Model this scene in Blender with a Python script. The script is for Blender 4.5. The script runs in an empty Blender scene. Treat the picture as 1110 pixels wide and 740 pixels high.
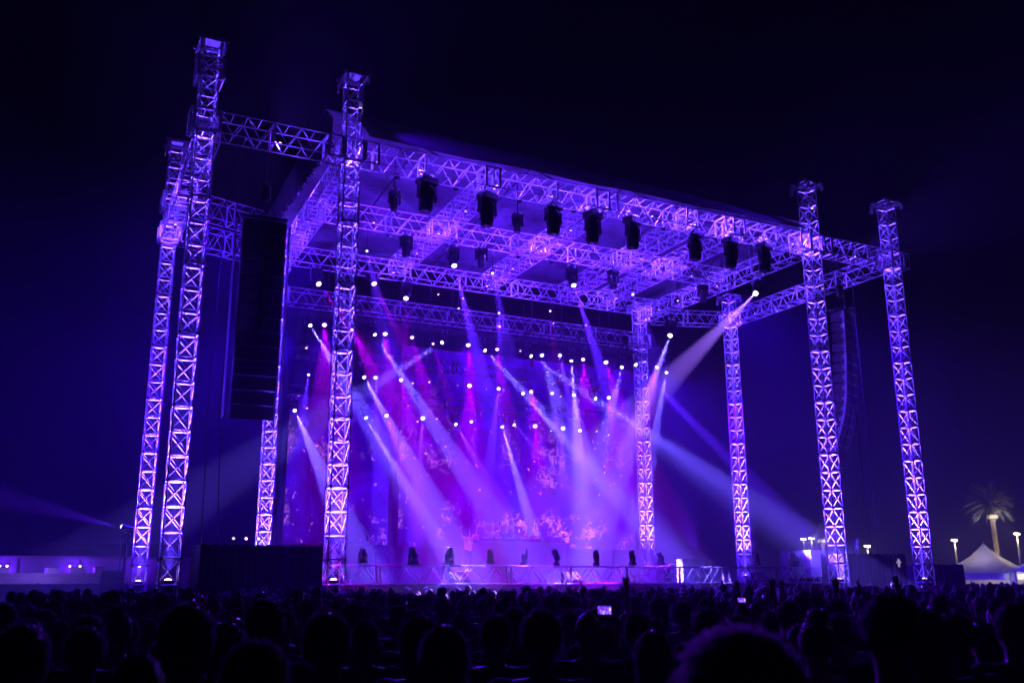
import bpy, math, random
from mathutils import Vector, Matrix, Quaternion
random.seed(11)
C = bpy.context.scene.collection
SC = bpy.context.scene
V = Vector
# ------------------------------------------------------------------ helpers
class MB:
    def __init__(s): s.v = []; s.f = []
    def add(s, vs, fs):
        b = len(s.v); s.v += [tuple(p) for p in vs]; s.f += [tuple(i + b for i in f) for f in fs]
    def box(s, c, d, rz=0.0, rot=None):
        x, y, z = d[0]/2, d[1]/2, d[2]/2
        vs = [V((a, b, e)) for a in (-x, x) for b in (-y, y) for e in (-z, z)]
        if rz: rot = Matrix.Rotation(rz, 3, 'Z')
        if rot is not None: vs = [rot @ p for p in vs]
        s.add([p + V(c) for p in vs], [(0,1,3,2),(4,6,7,5),(0,4,5,1),(2,3,7,6),(0,2,6,4),(1,5,7,3)])
    def tube(s, a, b, r, n=5, r2=None, cap=False):
        a, b = V(a), V(b); d = b - a
        if d.length < 1e-6: return
        d.normalize(); u = d.orthogonal().normalized(); w = d.cross(u); r2 = r if r2 is None else r2
        vs = []
        for q, rr in ((a, r), (b, r2)):
            for i in range(n):
                t = 2*math.pi*i/n; vs.append(q + (u*math.cos(t) + w*math.sin(t))*rr)
        fs = [(i, (i+1) % n, n+(i+1) % n, n+i) for i in range(n)]
        if cap: fs += [tuple(range(n-1, -1, -1)), tuple(range(n, 2*n))]
        s.add(vs, fs)
    def path(s, pts, r, n=6):
        for a, b in zip(pts, pts[1:]): s.tube(a, b, r, n, cap=True)
    def lathe(s, prof, n=16, o=(0,0,0), rot=None):
        vs = []
        for r, z in prof:
            for i in range(n):
                t = 2*math.pi*i/n; p = V((r*math.cos(t), r*math.sin(t), z))
                if rot is not None: p = rot @ p
                vs.append(p + V(o))
        fs = [(k*n+i, k*n+(i+1) % n, (k+1)*n+(i+1) % n, (k+1)*n+i) for k in range(len(prof)-1) for i in range(n)]
        s.add(vs, fs)
    def ball(s, c, r, n=10, m=7, rot=None):
        rx, ry, rz = (r, r, r) if not hasattr(r, '__len__') else r
        vs = [V((0,0,-rz))]; fs = []
        for k in range(1, m):
            a = -math.pi/2 + math.pi*k/m
            for i in range(n):
                t = 2*math.pi*i/n; vs.append(V((rx*math.cos(a)*math.cos(t), ry*math.cos(a)*math.sin(t), rz*math.sin(a))))
        vs.append(V((0,0,rz)))
        for i in range(n): fs.append((0, 1+(i+1) % n, 1+i))
        for k in range(m-2):
            for i in range(n): fs.append((1+k*n+i, 1+k*n+(i+1) % n, 1+(k+1)*n+(i+1) % n, 1+(k+1)*n+i))
        L = len(vs)-1
        for i in range(n): fs.append((L, 1+(m-2)*n+i, 1+(m-2)*n+(i+1) % n))
        if rot is not None: vs = [rot @ p for p in vs]
        s.add([p + V(c) for p in vs], fs)
    def cone(s, a, ra, b, rb, n=12):       # rounded tapered limb, closed
        s.ball(a, ra, n, 8); s.ball(b, rb, n, 8); s.tube(a, b, ra, n, rb, cap=True)
    def mesh(s, name, m, smooth=False):
        me = bpy.data.meshes.new(name); me.from_pydata(s.v, [], s.f)
        if m is not None: me.materials.append(m)
        if smooth: me.polygons.foreach_set('use_smooth', [True]*len(me.polygons))
        me.update(); return me
def ob(name, me, parent=None, loc=None, rot=None):
    o = bpy.data.objects.new(name, me); C.objects.link(o)
    if parent is not None: o.parent = parent
    if loc is not None: o.location = loc
    if rot is not None:
        if isinstance(rot, Quaternion): o.rotation_mode = 'QUATERNION'; o.rotation_quaternion = rot
        else: o.rotation_euler = rot
    return o
def tag(o, label, cat, group=None, kind=None):
    o['label'] = label
    if cat: o['category'] = cat
    if group: o['group'] = group
    if kind: o['kind'] = kind
    return o
def thing(name, label, cat, loc=(0,0,0), rz=0.0, group=None):
    return tag(ob(name, None, None, loc, (0,0,rz)), label, cat, group)
ORD = 'zeroth first second third fourth fifth sixth seventh eighth ninth tenth eleventh twelfth thirteenth fourteenth fifteenth sixteenth seventeenth eighteenth nineteenth twentieth twenty-first twenty-second twenty-third twenty-fourth twenty-fifth twenty-sixth twenty-seventh'.split()
# ------------------------------------------------------------------ materials
def mat(name, col, rough=.6, metal=0.0, noise=None, bump=0.0, scale=6.0, spec=.5):
    m = bpy.data.materials.new(name); m.use_nodes = True; nt = m.node_tree; b = nt.nodes['Principled BSDF']
    b.inputs['Base Color'].default_value = (*col, 1); b.inputs['Roughness'].default_value = rough; b.inputs['Metallic'].default_value = metal
    b.inputs['Specular IOR Level'].default_value = spec
    if noise is not None or bump:
        t = nt.nodes.new('ShaderNodeTexCoord'); n = nt.nodes.new('ShaderNodeTexNoise'); n.inputs['Scale'].default_value = scale; n.inputs['Detail'].default_value = 6
        nt.links.new(t.outputs['Object'], n.inputs['Vector'])
        if noise is not None:
            r = nt.nodes.new('ShaderNodeValToRGB'); r.color_ramp.elements[0].color = (*col, 1); r.color_ramp.elements[1].color = (*noise, 1)
            r.color_ramp.elements[0].position = .35; r.color_ramp.elements[1].position = .7
            nt.links.new(n.outputs['Fac'], r.inputs['Fac']); nt.links.new(r.outputs['Color'], b.inputs['Base Color'])
        if bump:
            p = nt.nodes.new('ShaderNodeBump'); p.inputs['Strength'].default_value = bump; p.inputs['Distance'].default_value = .05
            nt.links.new(n.outputs['Fac'], p.inputs['Height']); nt.links.new(p.outputs['Normal'], b.inputs['Normal'])
    return m
def translucent(m, k, c=(.7,.7,.7,1)):
    nt = m.node_tree; b = nt.nodes['Principled BSDF']; o = [n for n in nt.nodes if n.type == 'OUTPUT_MATERIAL'][0]
    t = nt.nodes.new('ShaderNodeBsdfTranslucent'); t.inputs['Color'].default_value = c; x = nt.nodes.new('ShaderNodeMixShader'); x.inputs[0].default_value = k
    nt.links.new(b.outputs[0], x.inputs[1]); nt.links.new(t.outputs[0], x.inputs[2]); nt.links.new(x.outputs[0], o.inputs['Surface'])
def emit(name, col, s):
    m = bpy.data.materials.new(name); m.use_nodes = True; nt = m.node_tree; nt.nodes.clear()
    e = nt.nodes.new('ShaderNodeEmission'); e.inputs['Color'].default_value = (*col, 1); e.inputs['Strength'].default_value = s
    o = nt.nodes.new('ShaderNodeOutputMaterial'); nt.links.new(e.outputs[0], o.inputs['Surface'])
    m.cycles.emission_sampling = 'NONE'
    return m
ALU = mat('aluminium', (.42,.42,.44), .42, .35, noise=(.62,.62,.64), scale=9)
STEEL = mat('dark_steel', (.05,.05,.055), .5, .6)
BLACK = mat('black_paint', (.018,.018,.02), .45, noise=(.03,.03,.033), scale=14)
PLASTIC = mat('fixture_black', (.012,.012,.014), .38)
GLASS = mat('dark_lens', (.02,.02,.03), .08, .0, spec=.9)
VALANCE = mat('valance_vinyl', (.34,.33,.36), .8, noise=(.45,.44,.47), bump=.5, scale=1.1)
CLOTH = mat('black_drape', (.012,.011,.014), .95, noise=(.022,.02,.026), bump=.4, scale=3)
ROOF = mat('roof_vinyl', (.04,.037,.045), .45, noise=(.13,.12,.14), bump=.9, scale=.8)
SKIRT = mat('skirt_vinyl', (.09,.085,.10), .6, noise=(.14,.13,.15), bump=.4, scale=2)
DECK = mat('stage_deck_black', (.03,.03,.032), .5, noise=(.05,.05,.053), scale=5)
BOOTH = mat('booth_panel', (.045,.043,.05), .5, noise=(.07,.068,.075), scale=2)
CABF = mat('speaker_grey', (.05,.05,.053), .5, noise=(.085,.085,.09), scale=7)
GROUND = mat('trodden_ground', (.035,.032,.028), .95, noise=(.06,.055,.045), bump=.6, scale=1.5)
WHITE = mat('white_paint', (.75,.75,.76), .5, noise=(.6,.6,.62), scale=8)
PVC = mat('white_tent_pvc', (.5,.5,.5), .55, noise=(.7,.7,.7), bump=.25, scale=1.2)
translucent(PVC, .22)
PALE = mat('pale_grey_case', (.12,.12,.125), .6, noise=(.17,.17,.175), scale=5)
HALLW = mat('hall_cladding', (.16,.16,.17), .6, noise=(.22,.22,.23), bump=.2, scale=.8)
CABLE = mat('rubber_cable', (.02,.02,.02), .6)
WRAP = mat('palm_bark', (.22,.17,.11), .9, noise=(.11,.08,.05), bump=.8, scale=8)
FROND = mat('palm_leaf', (.10,.10,.075), .6, noise=(.14,.14,.10), scale=4)
SKIN = [mat('skin_light', (.45,.29,.21), .5), mat('skin_tan', (.30,.18,.11), .5), mat('skin_deep', (.12,.07,.045), .5)]
HAIRM = [mat('hair_black', (.010,.009,.008), .3, spec=.8), mat('hair_brown', (.05,.03,.02), .32, spec=.8), mat('hair_fair', (.16,.11,.06), .45)]
for h_ in HAIRM: translucent(h_, .4, (.30,.22,.20,1))
CURL = mat('hair_frizzy', (.10,.06,.05), .35); translucent(CURL, .6, (.7,.5,.5,1))
SHIRTM = [mat('shirt_black', (.015,.015,.017), .9), mat('shirt_grey', (.09,.09,.09), .9), mat('shirt_navy', (.015,.02,.05), .9), mat('shirt_wine', (.09,.015,.02), .9), mat('shirt_white', (.6,.6,.6), .9), mat('shirt_olive', (.05,.05,.03), .9)]
JEANS = mat('jeans', (.025,.03,.05), .9); STAGEWHITE = mat('white_cotton', (.75,.75,.75), .9)
def lens(name, core, rim, s, r):
    m = emit(name, core, s); nt = m.node_tree; e = [n for n in nt.nodes if n.type == 'EMISSION'][0]
    t = nt.nodes.new('ShaderNodeTexCoord'); v = nt.nodes.new('ShaderNodeVectorMath'); v.operation = 'MULTIPLY'; v.inputs[1].default_value = (1/r,1/r,0)
    l = nt.nodes.new('ShaderNodeVectorMath'); l.operation = 'LENGTH'; nt.links.new(t.outputs['Object'], v.inputs[0]); nt.links.new(v.outputs[0], l.inputs[0])
    c = nt.nodes.new('ShaderNodeValToRGB'); k = c.color_ramp.elements; k[0].position = .25; k[0].color = (*core,1); k[1].position = 1.0; k[1].color = (*[q*.06 for q in rim],1)
    nt.links.new(l.outputs['Value'], c.inputs[0]); nt.links.new(c.outputs[0], e.inputs['Color']); return m
LENS = {'m': lens('lens_magenta', (1.0,.5,1.0), (1,.05,.9), 9, .16), 'w': lens('lens_white', (.85,.8,1.0), (.4,.2,1), 14, .14), 'b': lens('lens_blue', (.7,.6,1.0), (.3,.1,1), 9, .15), 'p': lens('lens_lilac', (.95,.85,1.0), (.5,.2,1), 20, .14), None: lens('lens_pink', (1.0,.55,1.0), (.9,.05,1), 3.5, .15)}
COL = {'m': (.40,.0,.75), 'w': (.145,.085,1.0), 'b': (.09,.012,1.0), 'p': (.32,.13,1.0)}
VIOLET = (.20,.035,1.0)
BULB = emit('lamp_bulb_warm', (1.0,.78,.5), 30); BULBW = emit('lamp_bulb_white', (1.0,.92,.85), 30); UPL = emit('uplight_lens', (.6,.35,1.0), 12)
def spot(name, loc, to, col, power, deg, blend=.35, size=.06, ies=None):
    l = bpy.data.lights.new(name, 'SPOT'); l.color = col; l.energy = power; l.spot_size = math.radians(deg); l.spot_blend = blend; l.shadow_soft_size = size
    o = bpy.data.objects.new(name, l); C.objects.link(o); o.location = loc
    o.rotation_mode = 'QUATERNION'; o.rotation_quaternion = (V(to)-V(loc)).to_track_quat('-Z', 'Y')
    if ies:
        l.use_nodes = True; nt = l.node_tree; e = nt.nodes['Emission']
        tc = nt.nodes.new('ShaderNodeTexCoord'); sp = nt.nodes.new('ShaderNodeSeparateXYZ'); nt.links.new(tc.outputs['Normal'], sp.inputs[0])
        def M(op, a, b):
            n = nt.nodes.new('ShaderNodeMath'); n.operation = op
            for i, q in enumerate((a, b)):
                if isinstance(q, (int, float)): n.inputs[i].default_value = q
                elif q is not None: nt.links.new(q, n.inputs[i])
            return n.outputs[0]
        r2 = M('ADD', M('MULTIPLY', sp.outputs[0], sp.outputs[0]), M('MULTIPLY', sp.outputs[1], sp.outputs[1]))
        r = M('MAXIMUM', M('SQRT', r2, None), .02)
        nt.links.new(M('POWER', M('DIVIDE', ies[0], M('ADD', r, ies[0])), ies[1]), e.inputs['Strength'])
    return o
def point(name, loc, col, power, size=.08):
    l = bpy.data.lights.new(name, 'POINT'); l.color = col; l.energy = power; l.shadow_soft_size = size
    o = bpy.data.objects.new(name, l); C.objects.link(o); o.location = loc; return o
# ------------------------------------------------------------------ ground, haze, sky
g = MB(); N = 40; R = 560
for i in range(N+1):
    for j in range(N+1):
        x = -R+2*R*i/N; y = -R+2*R*j/N; g.v.append((x, y, 0.0))
for i in range(N):
    for j in range(N): g.f.append((i*(N+1)+j, (i+1)*(N+1)+j, (i+1)*(N+1)+j+1, i*(N+1)+j+1))
tag(ob('ground', g.mesh('ground', GROUND)), 'dark trodden festival ground under the crowd', None, None, 'structure')
HZ = bpy.data.materials.new('haze'); HZ.use_nodes = True; nt = HZ.node_tree; nt.nodes.clear()
pv = nt.nodes.new('ShaderNodeVolumePrincipled'); pv.inputs['Density'].default_value = .0020; pv.inputs['Color'].default_value = (.9,.9,.95,1); pv.inputs['Anisotropy'].default_value = .15
nt.links.new(pv.outputs[0], nt.nodes.new('ShaderNodeOutputMaterial').inputs['Volume'])
HZ.cycles.homogeneous_volume = True; HZ.cycles.volume_sampling = 'EQUIANGULAR'
h = MB(); h.box((0, 0, 12.5), (1180, 1180, 27)); tag(ob('haze', h.mesh('haze', HZ)), 'thin smoke haze hanging in the night air', None, None, 'stuff')
W = bpy.data.worlds.new('World'); SC.world = W; W.use_nodes = True; nt = W.node_tree; bg = nt.nodes['Background']
sk = nt.nodes.new('ShaderNodeTexSky'); sk.sky_type = 'NISHITA'; sk.sun_disc = False; sk.sun_elevation = math.radians(-4); sk.sun_rotation = math.radians(200)
mx = nt.nodes.new('ShaderNodeMix'); mx.data_type = 'RGBA'; mx.blend_type = 'MULTIPLY'; mx.inputs[0].default_value = 1; mx.inputs[7].default_value = (.30,.06,1,1)
nt.links.new(sk.outputs[0], mx.inputs[6]); nt.links.new(mx.outputs[2], bg.inputs['Color']); bg.inputs['Strength'].default_value = .004
# ------------------------------------------------------------------ lattice towers
TH = .295; BAY = .8
def tower_section(nb, name):
    m = MB(); L = nb*BAY; P = [(-TH,-TH),(TH,-TH),(TH,TH),(-TH,TH)]
    for x, y in P: m.tube((x,y,.01), (x,y,L-.01), .029, 8)
    for k in range(nb):
        z0, z1 = k*BAY+.06, (k+1)*BAY-.06
        for i in range(4):
            a, b = P[i], P[(i+1) % 4]
            m.tube((*a,z0), (*b,z1), .016, 5); m.tube((*b,z0), (*a,z1), .016, 5)
            m.tube((*a,z1+.06), (*b,z1+.06), .02 if k < nb-1 else .026, 6)
            if k == 0: m.tube((*a,z0-.03), (*b,z0-.03), .024, 6)
    return m.mesh(name, ALU, False)
def flange():
    m = MB()
    for x in (-TH, TH):
        for y in (-TH, TH): m.lathe([(.0,-.05),(.05,-.05),(.05,.05),(0,.05)], 8, (x,y,0))
    for a in (-TH, TH): m.box((a,0,0),(.03,2*TH,.03)); m.box((0,a,0),(2*TH,.028,.028))
    return m.mesh('bolted_joint', STEEL)
SEC3, SEC1, FL = tower_section(3, 'mast_section'), tower_section(1, 'mast_section_short'), flange()
def cap_mesh():
    m = MB()
    for y in (-.42,.42): m.box((.0,y,.34), (1.1,.09,.12))
    for x in (-.42,.42): m.box((x,0,.22), (.09,1.25,.12))
    for x in (-.42,.42):
        for y in (-.58,.58): m.box((x,y,.10), (.05,.14,.22)); m.lathe([(0,-.025),(.11,-.025),(.11,.025),(0,.025)], 12, (x,y*1.02,-.02), Matrix.Rotation(math.pi/2,3,'Y'))
    for x in (-TH,TH):
        for y in (-TH,TH): m.tube((x,y,0),(x,y,.34),.035,6); m.tube((x,y,-.15),(x*1.5,y*1.5,.2),.018,5)
    return m.mesh('top_head', ALU)
def sleeve_mesh():
    m = MB(); s = .44; h = .80
    P = [(-s,-s),(s,-s),(s,s),(-s,s)]
    for x, y in P: m.tube((x,y,0),(x,y,h),.03,6); m.box((x*.98,y*.98,h/2),(.10,.10,h*.9))
    for z in (0,h):
        for i in range(4): m.tube((*P[i],z),(*P[(i+1) % 4],z),.03,6)
    for i in range(4): m.tube((*P[i],0),(*P[(i+1) % 4],h),.018,5)
    for x in (-s,s):
        for z in (.1,h-.1):
            for y in (-TH,TH): m.lathe([(0,-.04),(.07,-.04),(.07,.04),(0,.04)],10,(x*.83,y,z),Matrix.Rotation(math.pi/2,3,'X'))
    return m.mesh('sleeve_block', ALU)
def base_mesh():
    m = MB(); m.box((0,0,.12),(.8,.8,.08))
    for sx in (-1,1):
        for sy in (-1,1):
            m.tube((sx*.3,sy*.3,.14),(sx*1.15,sy*1.15,.14),.045,6,cap=True); m.tube((sx*.3,sy*.3,1.1),(sx*1.1,sy*1.1,.16),.028,6)
            m.lathe([(.0,0),(.14,0),(.14,.03),(.03,.04),(.03,.14),(0,.14)],10,(sx*1.12,sy*1.12,0))
    return m.mesh('outrigger_base', STEEL)
_m = MB(); _m.box((0,0,.435),(.80,.80,.03)); TPL = _m.mesh('beam_stop_plate', PLASTIC)  # added plate that blocks the uplight beam above the tower
CAP, SLV, BASE = cap_mesh(), sleeve_mesh(), base_mesh()
def can_mesh(h=.34, r=.13):
    m = MB(); m.lathe([(0,-h),(r*.8,-h),(r,-h*.75),(r,0),(r*.9,0),(r*.88,-.03),(0,-.03)], 14)
    m.box((r+.012,0,-h*.45),(.02,.06,.06)); m.box((-r-.012,0,-h*.45),(.02,.06,.06))
    return m.mesh('lamp_can', PLASTIC)
CAN = can_mesh(); 
def dome(r, d=.05, n=14):
    m = MB(); m.lathe([(r,0),(r*.86,d*.5),(r*.5,d*.87),(.001,d)], n); return m
UPD = dome(.115).mesh('lens', UPL, True)
def tower(x, y, H, label, slv=(17.0,), upl='', lz=1.95, pw=1.0, col=(.098,.034,1.0)):
    t = thing('lattice_tower', label, 'truss tower', (x,y,0), 0, 'lattice towers carrying the stage roof')
    ob('outrigger_base', BASE, t); z = .2
    while z < H-.01:
        n = 3 if H-z > 3*BAY-.01 else 1
        ob('mast_section', SEC3 if n == 3 else SEC1, t, (0,0,z)); ob('bolted_joint', FL, t, (0,0,z)); z += n*BAY
    ob('top_head', CAP, t, (0,0,z-.03)); ob('beam_stop_plate', TPL, t, (0,0,z-.03))
    for s in slv: ob('sleeve_block', SLV, t, (0,0,s))
    if upl:
        u = thing('uplight', upl, 'uplight', (x,y,lz), 0, 'uplights at the feet of the towers')
        ob('lamp_can', CAN, u); ob('lens', UPD, u)
        m = MB(); m.box((0,0,-.37),(.59,.10,.04)); m.box((0,-.16,-.2),(.3,.012,.36)); ob('bracket', m.mesh('bracket', STEEL), u)
        spot('tower_uplight', (x,y,lz+.09), (x,y,lz+10), col, 4800000*pw, 30, .5, .08, ies=(.025,2.35))
tower(-16.63,.33,20.2,'tallest front lattice tower at the outer left wing, lit violet from its foot',(17.0,19.0),'glowing violet uplight inside the foot of the outer left front tower')
tower(-11.37,.33,20.2,'front lattice tower at the left corner of the black roof valance',(17.0,),'glowing violet uplight inside the tower at the left front roof corner')
tower(11.37,.33,20.2,'front lattice tower at the right corner of the black roof valance',(17.0,),'glowing violet uplight inside the tower at the right front roof corner',pw=1.2)
tower(16.71,.33,20.2,'outermost right lattice tower, standing nearest the white marquee',(17.0,),'glowing violet uplight inside the tower nearest the white marquee',pw=1.2)
tower(-16.19,12.78,21.4,'rear lattice tower just left of and behind the tallest front tower',(17.2,18.7),'glowing violet uplight inside the rear tower of the left wing',pw=1.4)
tower(-10.63,14.51,19.6,'rear lattice tower seen under the left speaker hang, beside the screen',(15.4,17.0),'violet uplight hidden behind the black drape at the left rear tower',pw=1.2)
tower(11.12,14.51,17.2,'rear lattice tower at the right edge of the LED screen, hazy',(15.4,),'violet uplight behind the stage at the right rear tower',lz=2.6,pw=.9,col=(.10,.036,1.0))
tower(16.64,12.78,18.0,'rear lattice tower of the right wing, standing clear against dark haze',(17.0,),'violet uplight at the foot of the right wing rear tower',lz=2.2,pw=1.5)
# ------------------------------------------------------------------ trusses
_TM = {}
def truss_section(L, w=.78, h=.78, bay=.5, mm=None):
    k = (round(L,3), w, h, bay)
    if k in _TM: return _TM[k]
    m = MB(); n = max(1, round(L/bay)); b = L/n; y0, y1 = -w/2, w/2
    for y in (y0,y1):
        for z in (0,h): m.tube((.01,y,z),(L-.01,y,z),.025,7)
    for i in range(n):
        x0, x1 = i*b, (i+1)*b
        for y in (y0,y1):
            a = (x0,y,0) if i % 2 else (x0,y,h); c = (x1,y,h) if i % 2 else (x1,y,0); m.tube(a,c,.015,5)
        for z in (0,h):
            m.tube((x0+.02,y0,z),(x0+.02,y1,z),.014,5)
            if i % 2 == 0: m.tube((x0,y0,z),(x1,y1,z),.013,5)
    for x in (.025, L-.025):
        for y in (y0,y1): m.tube((x,y,0),(x,y,h),.022,6)
        for z in (0,h): m.tube((x,y0,z),(x,y1,z),.022,6)
    _TM[k] = m.mesh('truss_section', mm or ALU); return _TM[k]
def truss(a, b, label, name='roof_truss', w=.78, h=.78, sec=3.0, joints=(), group='trusses of the stage roof', hang=None, mm=None):
    a, b = V(a), V(b); d = b-a; L = d.length; t = thing(name, label, 'truss', a, math.atan2(d.y,d.x), group); tilt = math.asin(d.z/L)
    n = max(1, round(L/sec)); me = truss_section(L/n, w, h, mm=mm)
    for i in range(n): ob('truss_section', me, t, V((math.cos(tilt),0,math.sin(tilt)))*(L/n*i), (0,-tilt,0))
    for q in joints:
        m = MB()
        for s in (-.3,.3):
            for y in (-w/2-.012,w/2+.012): m.box((s,y,h/2),(.09,.05,h+.08))
            for z in (-.03,h+.03): m.box((s,0,z),(.09,w,.045))
        for y in (-w/2,w/2):
            for z in (-.03,h+.03): m.box((0,y,z),(.62,.04,.04))
        ob('corner_block', m.mesh('corner_block', ALU), t, (q,0,0))
    for q, z in (hang or ()):
        m = MB(); m.tube((0,0,h),(0,0,z-a.z),.012,5); m.lathe([(0,h+.25),(.11,h+.25),(.13,h+.6),(.06,h+.7),(0,h+.7)],10); ob('chain_hoist', m.mesh('chain_hoist', BLACK), t, (q,0,0))
    return t
ZB = 17.02
truss((-17.2,.33,ZB),(17.55,.33,ZB),'long front truss running through all four front towers at roof height',joints=(5.2,6.5,11.55,16.65,21.3,23.9,27.9,29.2))
truss((-11.2,.8,ZB),(-10.7,14.1,ZB),'left side roof truss from the roof corner back towards the rear',joints=(6.0,))
truss((11.37,.8,ZB),(11.15,14.1,ZB),'right side roof truss running back from the right roof corner tower',joints=(5.8,))
for x, s in ((-5.45,'first'),(-.2,'second'),(4.45,'third'),(7.0,'fourth')):
    truss((x,.75,ZB),(x+.25,12.35,ZB),f'{s} roof truss from the left of those running from front to back',joints=(5.7,))
truss((-10.9,6.35,ZB+.01),(11.1,6.35,ZB+.01),'middle cross truss under the roof, parallel to the front truss')
truss((-10.6,12.75,ZB),(11.1,12.75,ZB),'rear cross truss under the roof above the rows of lamps')
truss((-10.3,14.5,15.45),(10.8,14.5,15.45),'dim lower header truss hung between the two rear roof towers')
truss((-16.4,.8,ZB),(-16.2,12.4,ZB),'left wing side truss joining the two outer left towers')
truss((16.7,.8,ZB),(16.65,12.4,ZB),'right wing side truss joining the two outer right towers')
truss((-15.8,12.78,18.75),(-10.9,14.3,18.75),'upper of the two stacked rear trusses beside the left speaker hang',h=1.05)
truss((-15.8,12.78,17.2),(-10.9,14.3,17.2),'lower of the two stacked rear trusses beside the left speaker hang',h=1.05)
truss((11.6,14.4,ZB),(16.3,12.9,ZB),'short rear truss joining the right wing tower to the roof')
LG = 'black trusses carrying the rows of lamps'
truss((-10.2,12.0,14.32),(11.4,12.0,14.32),'topmost black lamp truss above the LED screen','lamp_truss',w=.5,h=.5,group=LG,hang=[(1.5,17),(8,17),(14.5,17),(20,17)],mm=STEEL)
truss((-10.0,13.0,12.42),(9.6,13.0,12.42),'middle black lamp truss above the LED screen','lamp_truss',w=.501,h=.5,group=LG,hang=[(1.5,17),(7,17),(13,17),(18,17)],mm=STEEL)
truss((-10.0,14.0,10.72),(9.6,14.0,10.72),'lowest black lamp truss across the LED screen','lamp_truss',w=.502,h=.5,group=LG,hang=[(1.5,17),(7,17),(13,17),(18,17)],mm=STEEL)
tr = truss((-12.3,.28,1.80),(10.1,.28,1.80),'low truss along the front edge of the stage, just above the crowd','stage_edge_truss',w=.42,h=.62,sec=2.5,group=None)
for x in (1.9, 21.6):
    m = MB()
    for dx in (-.2,.2):
        for dy in (-.2,.2): m.tube((dx,dy,-1.8),(dx,dy,0),.026,6)
    for k in range(4):
        z = -1.75+k*.45
        for dy in (-.2,.2): m.tube((-.2,dy,z),(.2,dy,z+.45),.014,5); m.tube((-.2,dy,z),(.2,dy,z),.016,5)
    ob('support_leg', m.mesh('support_leg', ALU), tr, (x,0,0))
# small lamps inside the roof trusses that light the aluminium
jl = [(-10.3,.33),(10.2,.33),(6.5,.33),(2.2,.33),(-2.8,.33),(-5.3,.33),(-.1,.33),(4.5,.33),(8.6,.33),(-8.6,.33),(-14.0,.33),(14.2,.33),(-5.3,6.4),(0,6.4),(4.6,6.4),(8.9,6.4),(-8.4,6.4),(-11.0,7.6),(-10.8,12.6),(11.2,7.2),(11.1,12.4),(-5.2,12.7),(0.1,12.7),(4.7,12.7),(-16.3,5.0),(-16.2,10.5),(16.68,5.0),(16.65,10.5),(-5.3,3.4),(-.1,3.4),(4.5,3.4),(7.1,3.4),(7.2,9.4),(-5.2,9.4),(0,9.4)]
m = MB(); m.lathe([(0,0),(.05,0),(.06,.05),(.06,.14),(.045,.16),(0,.16)],10); TCAN = m.mesh('lamp_can', PLASTIC)
TLEN = dome(.05,.03,10).mesh('lens', UPL, True)
names = {0:'front truss',6:'middle cross truss',12:'rear cross truss',3:'bay behind the front truss',9:'bay behind the middle truss'}
for i, (x, y) in enumerate(jl):
    side = 'left wing side truss' if x < -15 else 'right wing side truss' if x > 15.5 else 'left side truss' if x < -10.5 else 'right side truss' if x > 10.9 else names.get(int(y), 'truss')
    t = thing('truss_lamp', f'tiny violet lamp tucked inside the {side}, lighting its tubes', 'lamp', (x,y,ZB+.06), 0, f'tiny lamps inside the {side}')
    ob('lamp_can', TCAN, t); ob('lens', TLEN, t, (0,0,.16))
    ax = V((0,1,0)) if side.endswith('side truss') or side.startswith('bay') else V((1,0,0))
    for sg in (-1,1): spot('truss_glow', V((x,y,ZB+.30)), V((x,y,ZB+.36))+ax*sg*1.2, (.098,.026,1.0), 3000*(2.4 if i in (6,7,11,12,13) else .8+.5*random.random()), 46, .7, .06)
for x, sg, nm in ((-11.2,1,'left'),(11.2,-1,'right')):
    t = thing('truss_lamp', f'added unseen violet lamp on the {nm} roof corner tower lighting the roof valance', 'lamp', (x,-.12,18.9), 0, 'added unseen lamps on the roof corner towers')
    ob('lamp_can', TCAN, t); ob('lens', TLEN, t, (0,0,.16)); spot('added_valance_fill', (x+.1*sg,-.9,19.15), (x+sg*10,1.2,18.9), (.07,.0,1.0), 550, 70, 1.0, .1)  # added lamps with no seen fixture, brightening the roof valance
# ------------------------------------------------------------------ roof
def rz(x, y):
    s = (x+11.9)/23.8; top = 20.05-.55*s
    if y < 2.3: t = (y+.12)/2.42; return 17.98+(top-17.98)*(t**.9)+.03*math.sin(x*1.1)
    t = (y-2.3)/12.9; return top-(top-18.55)*t+.06*math.sin(y*2.4)*math.sin(x*.9)
rf = thing('stage_roof', 'black vinyl canopy over the stage with a sloping front valance', 'roof', (0,0,0))
def sheet(xs, ys, fz, th):
    m = MB(); nx, ny = len(xs), len(ys)
    for o in (0, th):
        for x in xs:
            for y in ys: m.v.append((x,y,fz(x,y)+o))
    k = nx*ny
    for i in range(nx-1):
        for j in range(ny-1):
            q = (i*ny+j,(i+1)*ny+j,(i+1)*ny+j+1,i*ny+j+1); m.f.append(q[::-1]); m.f.append(tuple(a+k for a in q))
    return m
xs = [-11.9+23.8*i/80 for i in range(81)]
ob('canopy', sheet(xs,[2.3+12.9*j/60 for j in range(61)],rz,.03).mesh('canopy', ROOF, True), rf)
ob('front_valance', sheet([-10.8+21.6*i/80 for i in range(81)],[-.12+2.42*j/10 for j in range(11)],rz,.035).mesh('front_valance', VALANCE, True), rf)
for x in (-11.93, 11.93):
    m = MB(); n = 170
    for i in range(n+1):
        y = 1.0+14.1*i/n; w = .09*math.sin(i*1.7)+.04*math.sin(i*.6); zt = rz(max(-11.9,min(11.9,x)),y)+.02
        m.v += [(x+w,y,17.86),(x+w*.5,y,(17.86+zt)/2),(x,y,zt),(x+w+.02,y,17.86),(x+w*.5+.02,y,(17.86+zt)/2),(x+.02,y,zt)]
    for i in range(n):
        for q in (0,1,3,4): a = i*6+q; m.f.append((a,a+6,a+7,a+1))
    ob('side_skirt', m.mesh('side_skirt', SKIRT, True), rf)
m = MB()
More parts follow.
